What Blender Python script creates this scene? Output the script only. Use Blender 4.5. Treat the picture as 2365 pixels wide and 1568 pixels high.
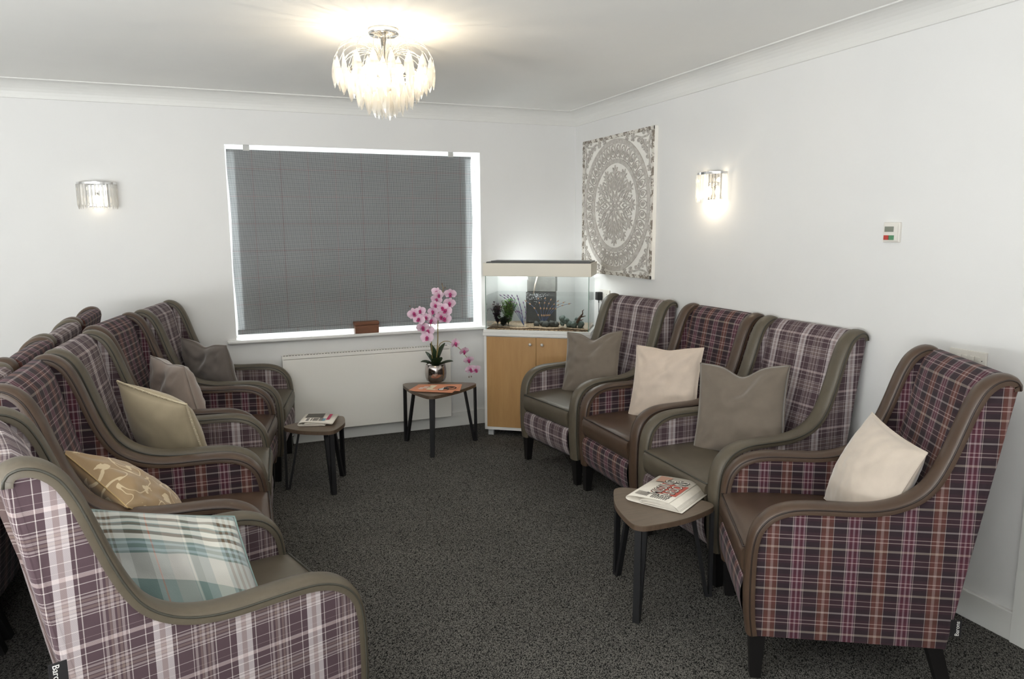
import bpy, bmesh, math, random
from mathutils import Vector, Matrix, noise
random.seed(7)
C = bpy.context.scene.collection
S = bpy.context.scene
PI = math.pi
for o in list(bpy.data.objects): bpy.data.objects.remove(o)

# ------------------------------------------------------------------ camera
FPX, YAW, PITCH, ROLL = 1672.01, 0.380047, 0.154087, -0.005270
CAM = Vector((-2.59943, -5.15752, 1.5))
def cam_axes():
    f = Vector((math.sin(YAW)*math.cos(PITCH), math.cos(YAW)*math.cos(PITCH), -math.sin(PITCH)))
    r = Vector((math.cos(YAW), -math.sin(YAW), 0)); u = r.cross(f)
    c, s = math.cos(ROLL), math.sin(ROLL)
    return c*r+s*u, -s*r+c*u, f
CR, CU, CF = cam_axes()
cd = bpy.data.cameras.new('camera'); cam = bpy.data.objects.new('camera', cd); C.objects.link(cam)
cd.sensor_width = 36; cd.sensor_fit = 'HORIZONTAL'; cd.lens = 36*FPX/2365; cd.clip_start = .02
cam.matrix_world = Matrix(((CR.x, CU.x, -CF.x, CAM.x), (CR.y, CU.y, -CF.y, CAM.y), (CR.z, CU.z, -CF.z, CAM.z), (0, 0, 0, 1)))
S.camera = cam
def hit(px, py, axis, val):                 # photo pixel -> point on an axis-aligned plane of the room
    d = CF + CR*((px-1182.5)/FPX) - CU*((py-784)/FPX)
    return CAM + d*((val-CAM[axis])/d[axis])

# ------------------------------------------------------------------ daylight, added fill lights, exposure
w = bpy.data.worlds.new('world'); S.world = w; w.use_nodes = True
w.node_tree.nodes['Background'].inputs[0].default_value = (.93, .97, 1, 1)
w.node_tree.nodes['Background'].inputs[1].default_value = 11.0
def area(name, loc, direction, sx, sy, power, col):
    l = bpy.data.lights.new(name, 'AREA'); l.shape = 'RECTANGLE'; l.size = sx; l.size_y = sy; l.energy = power; l.color = col
    o = bpy.data.objects.new(name, l); C.objects.link(o); o.location = loc
    o.rotation_euler = Vector(direction).to_track_quat('-Z', 'Y').to_euler(); return o
area('added_fill_left', (-5.9, -3.9, 1.0), (1, 0, 1.7), 2.8, 1.3, 125, (.95, .98, 1))  # added fill for assumed left daylight, aimed up to lift the ceiling
area('added_fill_front', (-3.9, -5.85, 1.0), (.0, 1, 2.4), 3.0, 1.3, 180, (.97, .98, 1))  # unseen fill light, added behind the camera and turned up to the ceiling
S.view_settings.view_transform = 'Standard'; S.view_settings.look = 'None'
S.view_settings.gamma = 1; S.view_settings.exposure = 0.34; S.view_settings.use_curve_mapping = False

# ------------------------------------------------------------------ helpers
def lin(c):
    return tuple((v/255/12.92 if v/255 <= .04045 else ((v/255+.055)/1.055)**2.4) for v in c)
def col4(c): return (*lin(c), 1)
MATS = {}
def newmat(name):
    m = bpy.data.materials.new(name); m.use_nodes = True; MATS[name] = m
    nt = m.node_tree; return m, nt, nt.nodes['Principled BSDF'], nt.nodes['Material Output']
def N(nt, t, **kw):
    n = nt.nodes.new(t)
    for k, v in kw.items(): setattr(n, k, v)
    return n
def math_n(nt, op, a, b=None):
    n = N(nt, 'ShaderNodeMath', operation=op)
    for i, v in enumerate((a, b)):
        if v is None: continue
        if isinstance(v, (int, float)): n.inputs[i].default_value = v
        else: nt.links.new(v, n.inputs[i])
    return n.outputs[0]
def mixc(nt, fac, a, b, blend='MIX'):
    n = N(nt, 'ShaderNodeMix', data_type='RGBA', blend_type=blend)
    for s, v in ((0, fac), (6, a), (7, b)):
        if isinstance(v, (int, float)): n.inputs[s].default_value = v
        elif isinstance(v, tuple): n.inputs[s].default_value = v
        else: nt.links.new(v, n.inputs[s])
    return n.outputs[2]
def noise_n(nt, scale, vec=None, detail=3, rough=.5, dist=0):
    n = N(nt, 'ShaderNodeTexNoise'); n.inputs['Scale'].default_value = scale; n.inputs['Detail'].default_value = detail
    n.inputs['Roughness'].default_value = rough; n.inputs['Distortion'].default_value = dist
    if vec is not None: nt.links.new(vec, n.inputs['Vector'])
    return n.outputs['Fac']
def coords(nt, kind='Object', scale=(1, 1, 1), rot=(0, 0, 0)):
    t = N(nt, 'ShaderNodeTexCoord'); m = N(nt, 'ShaderNodeMapping')
    m.inputs['Scale'].default_value = scale; m.inputs['Rotation'].default_value = rot
    nt.links.new(t.outputs[kind], m.inputs[0]); return m.outputs[0]
def bump(nt, b, h, strength=.3, dist=.002):
    n = N(nt, 'ShaderNodeBump'); n.inputs['Strength'].default_value = strength; n.inputs['Distance'].default_value = dist
    nt.links.new(h, n.inputs['Height']); nt.links.new(n.outputs[0], b.inputs['Normal'])
def plain(name, c, rough=.5, metal=0, mottle=0, mscale=6, bumpy=0, bscale=200, spec=.5, sheen=0):
    m, nt, b, o = newmat(name)
    b.inputs['Roughness'].default_value = rough; b.inputs['Metallic'].default_value = metal
    b.inputs['Specular IOR Level'].default_value = spec
    if sheen: b.inputs['Sheen Weight'].default_value = sheen; b.inputs['Sheen Roughness'].default_value = .4
    v = coords(nt)
    if mottle:
        f = noise_n(nt, mscale, v, 5, .6)
        a = tuple(max(0, x*(1-mottle)) for x in c); d = tuple(min(255, x*(1+mottle)) for x in c)
        nt.links.new(mixc(nt, f, col4(a), col4(d)), b.inputs['Base Color'])
    else: b.inputs['Base Color'].default_value = col4(c)
    if bumpy: bump(nt, b, noise_n(nt, bscale, v, 3), bumpy, .0015)
    return m
def stripes(nt, coord, period, base, items):
    # constant-step ramp of woven stripes: items are (centre m, width m, colour)
    fr = math_n(nt, 'FRACT', math_n(nt, 'DIVIDE', coord, period))
    r = N(nt, 'ShaderNodeValToRGB'); cr = r.color_ramp; cr.interpolation = 'CONSTANT'
    stops = [(0.0, base)]
    for c, wd, col in sorted(items): stops += [((c-wd/2)/period, col), ((c+wd/2)/period, base)]
    cl = []
    for p_, c_ in stops:
        if cl and abs(cl[-1][0]-p_) < 1e-4: cl[-1] = (p_, c_)
        else: cl.append((p_, c_))
    cr.elements[0].position = 0; cr.elements[0].color = col4(cl[0][1]); cr.elements[1].position = cl[1][0]; cr.elements[1].color = col4(cl[1][1])
    for p_, c_ in cl[2:]:
        e = cr.elements.new(min(p_, .9999)); e.color = col4(c_)
    nt.links.new(fr, r.inputs[0]); return r.outputs[0]
def plaid(name, pu, pv, base, wu, wv, rough=.85, gain=0):
    m, nt, b, o = newmat(name)
    uv = N(nt, 'ShaderNodeUVMap'); sep = N(nt, 'ShaderNodeSeparateXYZ'); nt.links.new(uv.outputs[0], sep.inputs[0])
    a = stripes(nt, sep.outputs[0], pu, base, wu); c = stripes(nt, sep.outputs[1], pv, base, wv)
    tw = math_n(nt, 'FRACT', math_n(nt, 'MULTIPLY', math_n(nt, 'ADD', sep.outputs[0], sep.outputs[1]), 420))
    tw = math_n(nt, 'ADD', math_n(nt, 'MULTIPLY', math_n(nt, 'GREATER_THAN', tw, .5), .3), .35)
    nt.links.new(mixc(nt, tw, a, c), b.inputs['Base Color'])
    b.inputs['Roughness'].default_value = rough; b.inputs['Specular IOR Level'].default_value = .2
    b.inputs['Sheen Weight'].default_value = .06; b.inputs['Sheen Roughness'].default_value = .5
    bump(nt, b, noise_n(nt, 500, uv.outputs[0], 2), .12, .001)
    return m
def leather(name, c1, c2, rough=.42):
    m, nt, b, o = newmat(name); v = coords(nt)
    f = noise_n(nt, 7, v, 7, .65); f2 = noise_n(nt, 60, v, 4, .6)
    nt.links.new(mixc(nt, math_n(nt, 'ADD', math_n(nt, 'MULTIPLY', f, .75), math_n(nt, 'MULTIPLY', f2, .25)), col4(c1), col4(c2)), b.inputs['Base Color'])
    b.inputs['Roughness'].default_value = rough; b.inputs['Specular IOR Level'].default_value = .45
    bump(nt, b, noise_n(nt, 260, v, 3), .12, .0008); return m
def wood(name, c1, c2, scale=(40, 3, 3), rough=.45, n1=2.0):
    m, nt, b, o = newmat(name); v = coords(nt, 'Object', scale)
    f = noise_n(nt, n1, v, 6, .65, .6)
    nt.links.new(mixc(nt, f, col4(c1), col4(c2)), b.inputs['Base Color']); b.inputs['Roughness'].default_value = rough
    bump(nt, b, f, .08, .001); return m
def seethrough(name, tint, gloss=.06, translucent=0, tcol=(1, 1, 1), rough=.02, fres=True):
    m, nt, b, o = newmat(name); nt.nodes.remove(b)
    tr = N(nt, 'ShaderNodeBsdfTransparent'); tr.inputs[0].default_value = (*tint, 1)
    gl = N(nt, 'ShaderNodeBsdfGlossy'); gl.inputs['Roughness'].default_value = rough
    cur = tr.outputs[0]
    if translucent:
        tl = N(nt, 'ShaderNodeBsdfTranslucent'); tl.inputs[0].default_value = (*tcol, 1)
        df = N(nt, 'ShaderNodeBsdfDiffuse'); df.inputs[0].default_value = (*tcol, 1)
        ad = N(nt, 'ShaderNodeMixShader'); ad.inputs[0].default_value = .4
        nt.links.new(tl.outputs[0], ad.inputs[1]); nt.links.new(df.outputs[0], ad.inputs[2])
        mx = N(nt, 'ShaderNodeMixShader'); mx.inputs[0].default_value = translucent
        nt.links.new(cur, mx.inputs[1]); nt.links.new(ad.outputs[0], mx.inputs[2]); cur = mx.outputs[0]
    mx = N(nt, 'ShaderNodeMixShader')
    if fres:
        lw = N(nt, 'ShaderNodeLayerWeight'); lw.inputs[0].default_value = .25
        nt.links.new(math_n(nt, 'ADD', math_n(nt, 'MULTIPLY', lw.outputs[0], .35), gloss), mx.inputs[0])
    else: mx.inputs[0].default_value = gloss
    nt.links.new(cur, mx.inputs[1]); nt.links.new(gl.outputs[0], mx.inputs[2]); nt.links.new(mx.outputs[0], o.inputs[0])
    return m

def mk(name, verts, faces, mat, parent=None, smooth=False, uv=None, loc=None):
    me = bpy.data.meshes.new(name); me.from_pydata([tuple(v) for v in verts], [], faces)
    bm = bmesh.new(); bm.from_mesh(me); bmesh.ops.recalc_face_normals(bm, faces=bm.faces[:])
    bm.to_mesh(me); bm.free()
    if uv is not None:
        ul = me.uv_layers.new(name='UVMap')
        for l in me.loops: ul.data[l.index].uv = uv[l.vertex_index]
    if smooth:
        for p_ in me.polygons: p_.use_smooth = True
    if mat is not None: me.materials.append(mat)
    return link(name, me, parent, loc)
def link(name, me, parent=None, loc=None):
    o = bpy.data.objects.new(name, me); C.objects.link(o)
    if parent is not None: o.parent = parent
    if loc is not None: o.location = loc
    return o
def tag(o, label, cat, group=None):
    o['label'] = label; o['category'] = cat
    if group: o['group'] = group
    return o
def thing(name, label, cat, loc=(0, 0, 0), rz=0, group=None):
    o = bpy.data.objects.new(name, None); C.objects.link(o); o.location = loc; o.rotation_euler = (0, 0, rz)
    o.empty_display_size = .1
    return tag(o, label, cat, group)
def struct(o): o['kind'] = 'structure'; return o
class G:                                     # geometry collector for one mesh
    def __init__(s): s.v = []; s.f = []; s.uv = []
    def add(s, v, f, uv=None):
        b = len(s.v); s.v += [Vector(x) for x in v]; s.f += [tuple(i+b for i in q) for q in f]
        s.uv += uv if uv else [(x[0]+x[1]*.0, x[2]) for x in v]; return s
    def box(s, a, b):
        (x0, y0, z0), (x1, y1, z1) = a, b
        v = [(x, y, z) for x in (x0, x1) for y in (y0, y1) for z in (z0, z1)]
        return s.add(v, [(0, 1, 3, 2), (4, 6, 7, 5), (0, 4, 5, 1), (2, 3, 7, 6), (0, 2, 6, 4), (1, 5, 7, 3)])
    def rbox(s, a, b, r=.005, seg=2):        # box with bevelled edges
        bm = bmesh.new(); bmesh.ops.create_cube(bm, size=1)
        for v in bm.verts: v.co = Vector([(a[i]+b[i])/2+v.co[i]*(b[i]-a[i]) for i in range(3)])
        bmesh.ops.bevel(bm, geom=bm.edges[:]+bm.verts[:], offset=r, segments=seg, profile=.6, affect='EDGES')
        bm.verts.index_update()
        s.add([v.co.copy() for v in bm.verts], [tuple(v.index for v in f.verts) for f in bm.faces]); bm.free(); return s
    def tube(s, pts, r, n=8, cap=True):
        pts = [Vector(p_) for p_ in pts]; rs = r if isinstance(r, (list, tuple)) else [r]*len(pts)
        V = []; F = []; prev = None
        for i, p_ in enumerate(pts):
            t = (pts[min(i+1, len(pts)-1)]-pts[max(i-1, 0)]).normalized()
            if prev is None: a = t.orthogonal().normalized()
            else:
                a = prev-t*prev.dot(t); a = a.normalized() if a.length > 1e-6 else t.orthogonal().normalized()
            prev = a; b = t.cross(a)
            for k in range(n):
                q = 2*PI*k/n; V.append(p_+(a*math.cos(q)+b*math.sin(q))*rs[i])
        for i in range(len(pts)-1):
            for k in range(n):
                F.append((i*n+k, i*n+(k+1) % n, (i+1)*n+(k+1) % n, (i+1)*n+k))
        if cap: F += [tuple(range(n))[::-1], tuple((len(pts)-1)*n+k for k in range(n))]
        return s.add(V, F)
    def lathe(s, prof, n=24, c=(0, 0, 0)):
        V = []; F = []
        for r, z in prof:
            for k in range(n):
                q = 2*PI*k/n; V.append((c[0]+r*math.cos(q), c[1]+r*math.sin(q), c[2]+z))
        for i in range(len(prof)-1):
            for k in range(n): F.append((i*n+k, i*n+(k+1) % n, (i+1)*n+(k+1) % n, (i+1)*n+k))
        F += [tuple(range(n))[::-1], tuple((len(prof)-1)*n+k for k in range(n))]
        return s.add(V, F)
    def prism(s, poly, z0, z1):              # 2D polygon in xy extruded in z
        n = len(poly)
        V = [(x, y, z0) for x, y in poly]+[(x, y, z1) for x, y in poly]
        return s.add(V, [tuple(range(n))[::-1], tuple(range(n, 2*n))]+[(i, (i+1) % n, n+(i+1) % n, n+i) for i in range(n)])
    def ribbon(s, pts, wd, z0, z1, closed=False):   # flat strip along a 2D polyline, raised from z0 to z1
        z1 += 2.5e-5*(len(s.v) % 97); pts = [Vector((p_[0], p_[1])) for p_ in pts]; n = len(pts); V = []; F = []
        for i in range(n):
            a = pts[(i-1) % n] if (closed or i > 0) else pts[i]; b = pts[(i+1) % n] if (closed or i < n-1) else pts[i]
            t = (b-a); t = t.normalized() if t.length > 1e-9 else Vector((1, 0)); m_ = Vector((-t.y, t.x))
            ww = wd[i] if isinstance(wd, (list, tuple)) else wd
            L, R_ = pts[i]+m_*ww/2, pts[i]-m_*ww/2
            V += [(L.x, L.y, z0), (L.x, L.y, z1), (R_.x, R_.y, z1), (R_.x, R_.y, z0)]
        for i in range(n if closed else n-1):
            a = 4*i; b = 4*((i+1) % n)
            F += [(a, b, b+1, a+1), (a+1, b+1, b+2, a+2), (a+2, b+2, b+3, a+3)]
        if not closed: F += [(0, 1, 2, 3), (4*n-1, 4*n-2, 4*n-3, 4*n-4)]
        return s.add(V, F)
    def out(s, name, mat, parent=None, smooth=False, loc=None, uv=False):
        return mk(name, s.v, s.f, mat, parent, smooth, s.uv if uv else None, loc)
def text_mesh(name, body, size, mat, parent, loc, rot, extrude=.0003, offset=0, align='CENTER', xs=1.0):
    cu = bpy.data.curves.new(name, 'FONT'); cu.body = body; cu.size = size; cu.extrude = extrude; cu.offset = offset
    cu.align_x = align; cu.align_y = 'CENTER'; cu.resolution_u = 3
    t = bpy.data.objects.new('tmp', cu); C.objects.link(t)
    me = bpy.data.meshes.new_from_object(t.evaluated_get(bpy.context.evaluated_depsgraph_get())); bpy.data.objects.remove(t)
    me.materials.clear(); me.materials.append(mat); me.name = name
    for v in me.vertices: v.co.x *= xs
    o = link(name, me, parent, loc); o.rotation_euler = rot; return o

# ------------------------------------------------------------------ materials
white_paint = plain('wall_paint', (228, 227, 225), .75, mottle=.012, mscale=3, bumpy=.06, bscale=350, spec=.25)
ceil_paint = plain('ceiling_paint', (244, 243, 239), .85, mottle=.015, mscale=2, spec=.2)
gloss_white = plain('white_gloss', (232, 231, 228), .35)
trim_white = plain('trim_white', (226, 225, 221), .45)
rad_white = plain('radiator_enamel', (238, 235, 228), .4)
plastic_white = plain('white_plastic', (226, 222, 214), .4)
black_metal = plain('black_metal', (26, 26, 28), .5)
black_wood = plain('black_wood', (18, 16, 16), .45, mottle=.2, mscale=20)
black_plastic = plain('black_plastic', (22, 22, 24), .4)
slot_dark = plain('slot_dark', (34, 31, 26), .8)
chrome = plain('chrome', (225, 225, 225), .12, 1.0)
silver_pot = plain('mercury_glass', (176, 168, 164), .12, 1.0, mottle=.25, mscale=14)
GL1, GL2 = (70, 63, 52), (104, 95, 80)
BL1, BL2 = (58, 43, 34), (92, 73, 58)
leather_grey = leather('leather_grey', GL1, GL2); leather_brown = leather('leather_brown', BL1, BL2, .36)
pipe_grey = plain('piping_grey', (62, 60, 52), .5); pipe_brown = plain('piping_brown', (46, 34, 28), .45)
gf, gl_, gw, gt, gs = (78, 62, 67), (206, 197, 197), (172, 156, 154), (196, 187, 183), (154, 142, 141)
tan = (120, 104, 98)
fabric_grey = plaid('plaid_grey', .178, .156, gf,
    [(.010, .013, gl_), (.0225, .012, gw), (.035, .013, gl_), (.050, .0018, gt), (.083, .0018, gt), (.091, .0055, gs), (.1015, .0055, tan), (.108, .0065, gs), (.118, .0055, tan), (.1255, .0055, gs), (.134, .0018, gt), (.166, .0018, gt)],
    [(.010, .010, gw), (.0205, .012, gl_), (.031, .010, gw), (.046, .0018, gt), (.076, .0018, gt), (.083, .005, gs), (.0915, .006, tan), (.100, .006, gs), (.1085, .006, tan), (.116, .005, gs), (.1235, .0018, gt), (.147, .0018, gt)])
pf, pd, pp, pk, pr, prc, pw, pc = (58, 41, 47), (41, 37, 41), (98, 46, 60), (150, 122, 130), (114, 69, 57), (156, 128, 122), (172, 157, 152), (142, 133, 124)
fabric_purple = plaid('plaid_purple', .166, .146, pf,
    [(.006, .0022, pw), (.012, .005, pk), (.019, .009, pp), (.0265, .006, pk), (.034, .009, pp), (.041, .005, pk), (.047, .0022, pw), (.088, .0022, pw), (.0965, .013, pr), (.1075, .009, prc), (.1185, .013, pr), (.127, .0022, pw)],
    [(.0235, .017, pd), (.036, .007, pc), (.0485, .017, pd), (.065, .0024, pw), (.078, .0022, pw), (.097, .016, pd), (.108, .0055, (150, 142, 140)), (.119, .016, pd), (.137, .0024, pw), (.008, .0022, pw)])
tag_black = plain('label_black', (22, 20, 22), .7); print_white = plain('print_white', (226, 224, 220), .7); print_black = plain('print_black', (40, 37, 36), .8)
print_red = plain('print_red', (186, 92, 78), .8); print_grey = plain('print_grey', (128, 122, 116), .8); print_blue = plain('print_blue', (112, 148, 170), .8)
print_pink = plain('print_pink', (176, 62, 92), .8)
newsprint = plain('newsprint', (222, 215, 203), .85, mottle=.04, mscale=60)
def carpet():
    m, nt, b, o = newmat('carpet'); v = coords(nt, 'Object', (1, 1, 1), (0, 0, .62))
    st = N(nt, 'ShaderNodeMapping'); st.inputs['Scale'].default_value = (300, 165, 1); nt.links.new(v, st.inputs[0])
    vo = N(nt, 'ShaderNodeTexVoronoi'); vo.inputs['Scale'].default_value = 1; nt.links.new(st.outputs[0], vo.inputs['Vector'])
    n1 = noise_n(nt, 90, v, 3, .6); n2 = noise_n(nt, 3, v, 3)
    h = math_n(nt, 'SUBTRACT', 1.0, math_n(nt, 'MULTIPLY', vo.outputs['Distance'], 1.15))
    f = math_n(nt, 'MULTIPLY', h, math_n(nt, 'ADD', .25, math_n(nt, 'MULTIPLY', n1, 1.25)))
    f = math_n(nt, 'MULTIPLY', f, math_n(nt, 'ADD', .8, math_n(nt, 'MULTIPLY', n2, .4)))
    r = N(nt, 'ShaderNodeValToRGB'); r.color_ramp.elements[0].color = col4((30, 30, 29)); r.color_ramp.elements[1].color = col4((136, 133, 127))
    r.color_ramp.elements[0].position = .1; r.color_ramp.elements[1].position = .85
    nt.links.new(f, r.inputs[0]); nt.links.new(r.outputs[0], b.inputs['Base Color'])
    b.inputs['Roughness'].default_value = .95; b.inputs['Specular IOR Level'].default_value = .1
    bump(nt, b, f, .7, .004); return m
carpet_m = carpet()

# ------------------------------------------------------------------ room shell
XL, YF, H = -6.0, -6.0, 2.36
WX0, WX1, WZ0, WZ1, WD = -2.534, -.787, .757, 2.04, .16      # window opening
struct(G().box((XL-.1, YF-.1, -.1), (.1, .35, 0)).out('floor', carpet_m))
struct(G().box((XL-.1, YF-.1, H), (.1, .35, H+.1)).out('ceiling', ceil_paint))
g = G(); g.box((XL, 0, 0), (WX0, WD, H)); g.box((WX1, 0, 0), (.1, WD, H)); g.box((WX0, 0, 0), (WX1, WD, WZ0)); g.box((WX0, 0, WZ1), (WX1, WD, H))
wall_back = struct(g.out('wall_back', white_paint))
struct(G().box((0, YF, 0), (.1, 0, H)).out('wall_right', white_paint))
struct(G().box((XL-.1, YF, 0), (XL, .1, H)).out('wall_left', white_paint))
struct(G().box((XL, YF-.1, 0), (0, YF, H)).out('wall_front', white_paint))
def cornice(name, pts_dir, length, mat):
    # concave cove section (d from wall, height below ceiling)
    sec = [(0, -.1), (.006, -.1)]+[(.1-.092*math.cos(t), -.098+.092*math.sin(t)) for t in [i*PI/2/8 for i in range(9)]]+[(.1, 0), (0, 0)]
    V = []; n = len(sec)
    for e in (0, 1):
        for d, z in sec: V.append(pts_dir(e*length, d, z))
    F = [(i, (i+1) % n, n+(i+1) % n, n+i) for i in range(n)]+[tuple(range(n)), tuple(range(n, 2*n))]
    o = mk(name, V, F, mat); struct(o); return o
cornice('trim_1', lambda s, d, z: (XL+s, -d, H+z), 6.0, trim_white)
cornice('trim_2', lambda s, d, z: (-d, -s, H+z), 6.0, trim_white)
def baseb(name, a, b, o):
    struct(G().rbox(a, b, .004).out(name, trim_white))
baseb('baseboard_back', (XL, -.018, 0), (0, 0, .11), 0)
baseb('baseboard_right', (-.018, -3.567, 0), (0, 0, .11), 0)
g = G(); g.box((-.022, -3.66, 0), (0, -3.567, 2.08)); g.box((-.022, -4.56, 2.0), (0, -3.66, 2.08)); g.box((-.022, -4.65, 0), (0, -4.56, 2.08))
struct(g.out('trim_3', trim_white))
d1 = struct(G().rbox((-.012, -4.56, .01), (.0, -3.66, 2.0), .003).out('door_1', gloss_white))
G().tube([(-.03, -3.74, 1.0), (-.03, -3.85, 1.0)], .009).tube([(-.01, -3.74, 1.0), (-.03, -3.74, 1.0)], .009).out('door_handle', chrome, d1, True)

# ------------------------------------------------------------------ window
glass = seethrough('window_glass', (.97, .99, .98), .03)
win = bpy.data.objects.new('window_1', None); C.objects.link(win); struct(win)
g = G()
fr = .022
g.box((WX0, .11, WZ0), (WX0+fr, .15, WZ1)); g.box((WX1-fr, .11, WZ0), (WX1, .15, WZ1)); g.box((WX0+fr, .11, WZ0), (WX1-fr, .15, WZ0+fr)); g.box((WX0+fr, .11, WZ1-fr), (WX1-fr, .15, WZ1))
g.out('window_frame', gloss_white, win)
G().box((WX0+fr, .125, WZ0+fr), (-1.9, .131, WZ1-fr)).out('pane', glass, win)
G().box((-1.9, .125, WZ0+fr), (WX1-fr, .131, WZ1-fr)).out('pane', glass, win)
G().rbox((-2.592, -.05, .737), (-.72, .11, .759), .008, 3).out('window_sill', gloss_white, win, True)

def assumed_window(name, fixed, axis, a0, a1, za, zb):       # frame and pane of assumed windows, added behind the fill lights on unseen walls
    o = bpy.data.objects.new(name, None); C.objects.link(o); struct(o); g = G()
    def bx(p0, p1, q0, q1, d0, d1): g.box((fixed+d0, p0, q0) if axis == 0 else (p0, fixed+d0, q0), (fixed+d1, p1, q1) if axis == 0 else (p1, fixed+d1, q1))
    bx(a0, a0+.06, za, zb, 0, .03); bx(a1-.06, a1, za, zb, 0, .03); bx(a0+.06, a1-.06, za, za+.06, 0, .03); bx(a0+.06, a1-.06, zb-.06, zb, 0, .03); m_ = (a0+a1)/2; bx(m_-.03, m_+.03, za+.06, zb-.06, 0, .03)
    g.out('window_frame', gloss_white, o)
    for p0, p1 in ((a0+.06, m_-.03), (m_+.03, a1-.06)):
        g = G(); bx(p0, p1, za+.06, zb-.06, .004, .010); g.out('pane', glass, o)
assumed_window('assumed_window_left', XL, 0, -5.4, -2.4, .5, 1.9)
assumed_window('assumed_window_front', YF, 1, -5.5, -2.3, .5, 1.9)
def blind_mat():
    m, nt, b, o = newmat('blind_check'); uv = N(nt, 'ShaderNodeUVMap'); sep = N(nt, 'ShaderNodeSeparateXYZ'); nt.links.new(uv.outputs[0], sep.inputs[0])
    dk, lt = (82, 86, 90), (200, 202, 202)
    def ax(s, red):
        c = stripes(nt, s, .0066, dk, [(.0048, .0028, lt)])
        r = stripes(nt, s, .18, (0, 0, 0), [(.09, .0035, (255, 255, 255)), (.078, .002, (140, 140, 140)), (.102, .002, (140, 140, 140))])
        return mixc(nt, math_n(nt, 'MULTIPLY', r, .6), c, col4((150, 78, 80)))
    c = mixc(nt, .5, ax(sep.outputs[0], 1), ax(sep.outputs[1], 1))
    c = mixc(nt, math_n(nt, 'MULTIPLY', noise_n(nt, 5, uv.outputs[0], 3), .25), c, col4((110, 112, 112)))
    nt.nodes.remove(b)
    df = N(nt, 'ShaderNodeBsdfDiffuse'); tl = N(nt, 'ShaderNodeBsdfTranslucent'); mx = N(nt, 'ShaderNodeMixShader'); mx.inputs[0].default_value = .16
    nt.links.new(c, df.inputs[0]); nt.links.new(c, tl.inputs[0]); nt.links.new(df.outputs[0], mx.inputs[1]); nt.links.new(tl.outputs[0], mx.inputs[2]); nt.links.new(mx.outputs[0], o.inputs[0])
    return m
BM = blind_mat()
bl = thing('roman_blind', 'grey and red small-check fabric blind lowered over the window', 'blind', (-1.682, .035, .79))
BX0, BX1, BZ0, BZ1 = -2.522, -.842, .790, 2.012
nx, nz = 60, 72
V = []; UV = []
folds = [1.06, 1.31, 1.557, 1.80]
for j in range(nz+1):
    for i in range(nx+1):
        u, v = i/nx, j/nz; x = BX0+(BX1-BX0)*u; z = BZ0+(BZ1-BZ0)*v
        dy = .004*noise.noise((x*2.2, z*1.4, 3))+.003*noise.noise((x*7, z*2, 9))
        for fz in folds: dy -= .004*math.exp(-((z-fz-.012*(u-.5))/.010)**2)
        x += (.004*math.sin(z*9) if i in (0, nx) else 0)
        V.append((x+1.682, dy, z-.79)); UV.append((x+3, z))
F = [(j*(nx+1)+i, j*(nx+1)+i+1, (j+1)*(nx+1)+i+1, (j+1)*(nx+1)+i) for j in range(nz) for i in range(nx)]
mk('fabric', V, F, BM, bl, True, UV)
V2 = [(x, y+.004, z) for x, y, z in V]
# side hems, a second layer of cloth behind the edge of the fabric
for k, (xa, xb) in enumerate(((BX0+.045, BX1-.045),)):
    mk('lining', [(xa+1.682, .012, .012), (xb+1.682, .012, .012), (xb+1.682, .012, 1.215), (xa+1.682, .012, 1.215)], [(0, 1, 2, 3)], plain('blind_lining', (120, 122, 124), .9), bl)
G().rbox((BX0+1.682, -.006, -.002), (BX1+1.682, .008, .03), .004).out('hem_bar', BM, bl, True, uv=True)
for x in (-2.40, -1.0): G().box((x+1.682-.02, -.004, 1.215), (x+1.682+.02, .02, 1.25)).out('bracket', plain('bracket_grey', (190, 190, 186), .5), bl)
G().box((BX0+1.682, .004, 1.205), (BX1+1.682, .02, 1.222)).out('head_rail', plain('rail_grey', (150, 152, 152), .5), bl)

# wooden box on the sill
wood_box = wood('box_wood', (84, 50, 34), (142, 94, 66), (4, 40, 40), .45)
bx = thing('wooden_box', 'small lidded brown wooden box standing on the window sill', 'box', (-1.665, -.015, .759), .03)
G().rbox((-.085, -.028, 0), (.085, .028, .056), .004).out('box_body', wood_box, bx)
G().rbox((-.088, -.031, .0575), (.088, .031, .083), .005).out('lid', wood_box, bx)

# ------------------------------------------------------------------ radiator
rd = thing('radiator', 'white panel radiator below the window with slotted top grille', 'radiator', (-1.66, -.06, .1))
RX0, RX1, RZ = -2.255, -1.066, .54
g = G(); g.rbox((RX0+1.66, -.035, 0), (RX1+1.66, -.015, RZ-.025), .006, 3); g.out('front_panel', rad_white, rd, False)
G().rbox((RX0+1.66, .0, .01), (RX1+1.66, .02, RZ-.03), .005).out('rear_panel', rad_white, rd)
G().box((RX0+1.665, -.012, .02), (RX1+1.655, -.002, RZ-.03)).out('convector_fins', plain('fins', (190, 188, 180), .6), rd)
for s in (RX0+1.66, RX1+1.66-.012): G().rbox((s, -.033, .0), (s+.012, .026, RZ-.002), .004).out('end_cover', rad_white, rd)
g = G(); x = RX0+1.68; gb = G()
g.box((RX0+1.66, -.037, RZ-.022), (RX1+1.66, -.029, RZ)); g.box((RX0+1.66, .019, RZ-.022), (RX1+1.66, .027, RZ))
while x < RX1+1.63:
    g.box((x, -.03, RZ-.006), (x+.008, .02, RZ)); x += .02
g.out('top_grille', rad_white, rd)
G().box((RX0+1.67, -.03, RZ-.02), (RX1+1.65, .02, RZ-.0045)).out('grille_slot_shade', slot_dark, rd)  # solid dark block just under the bars, its colour paints the shade between them
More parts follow.
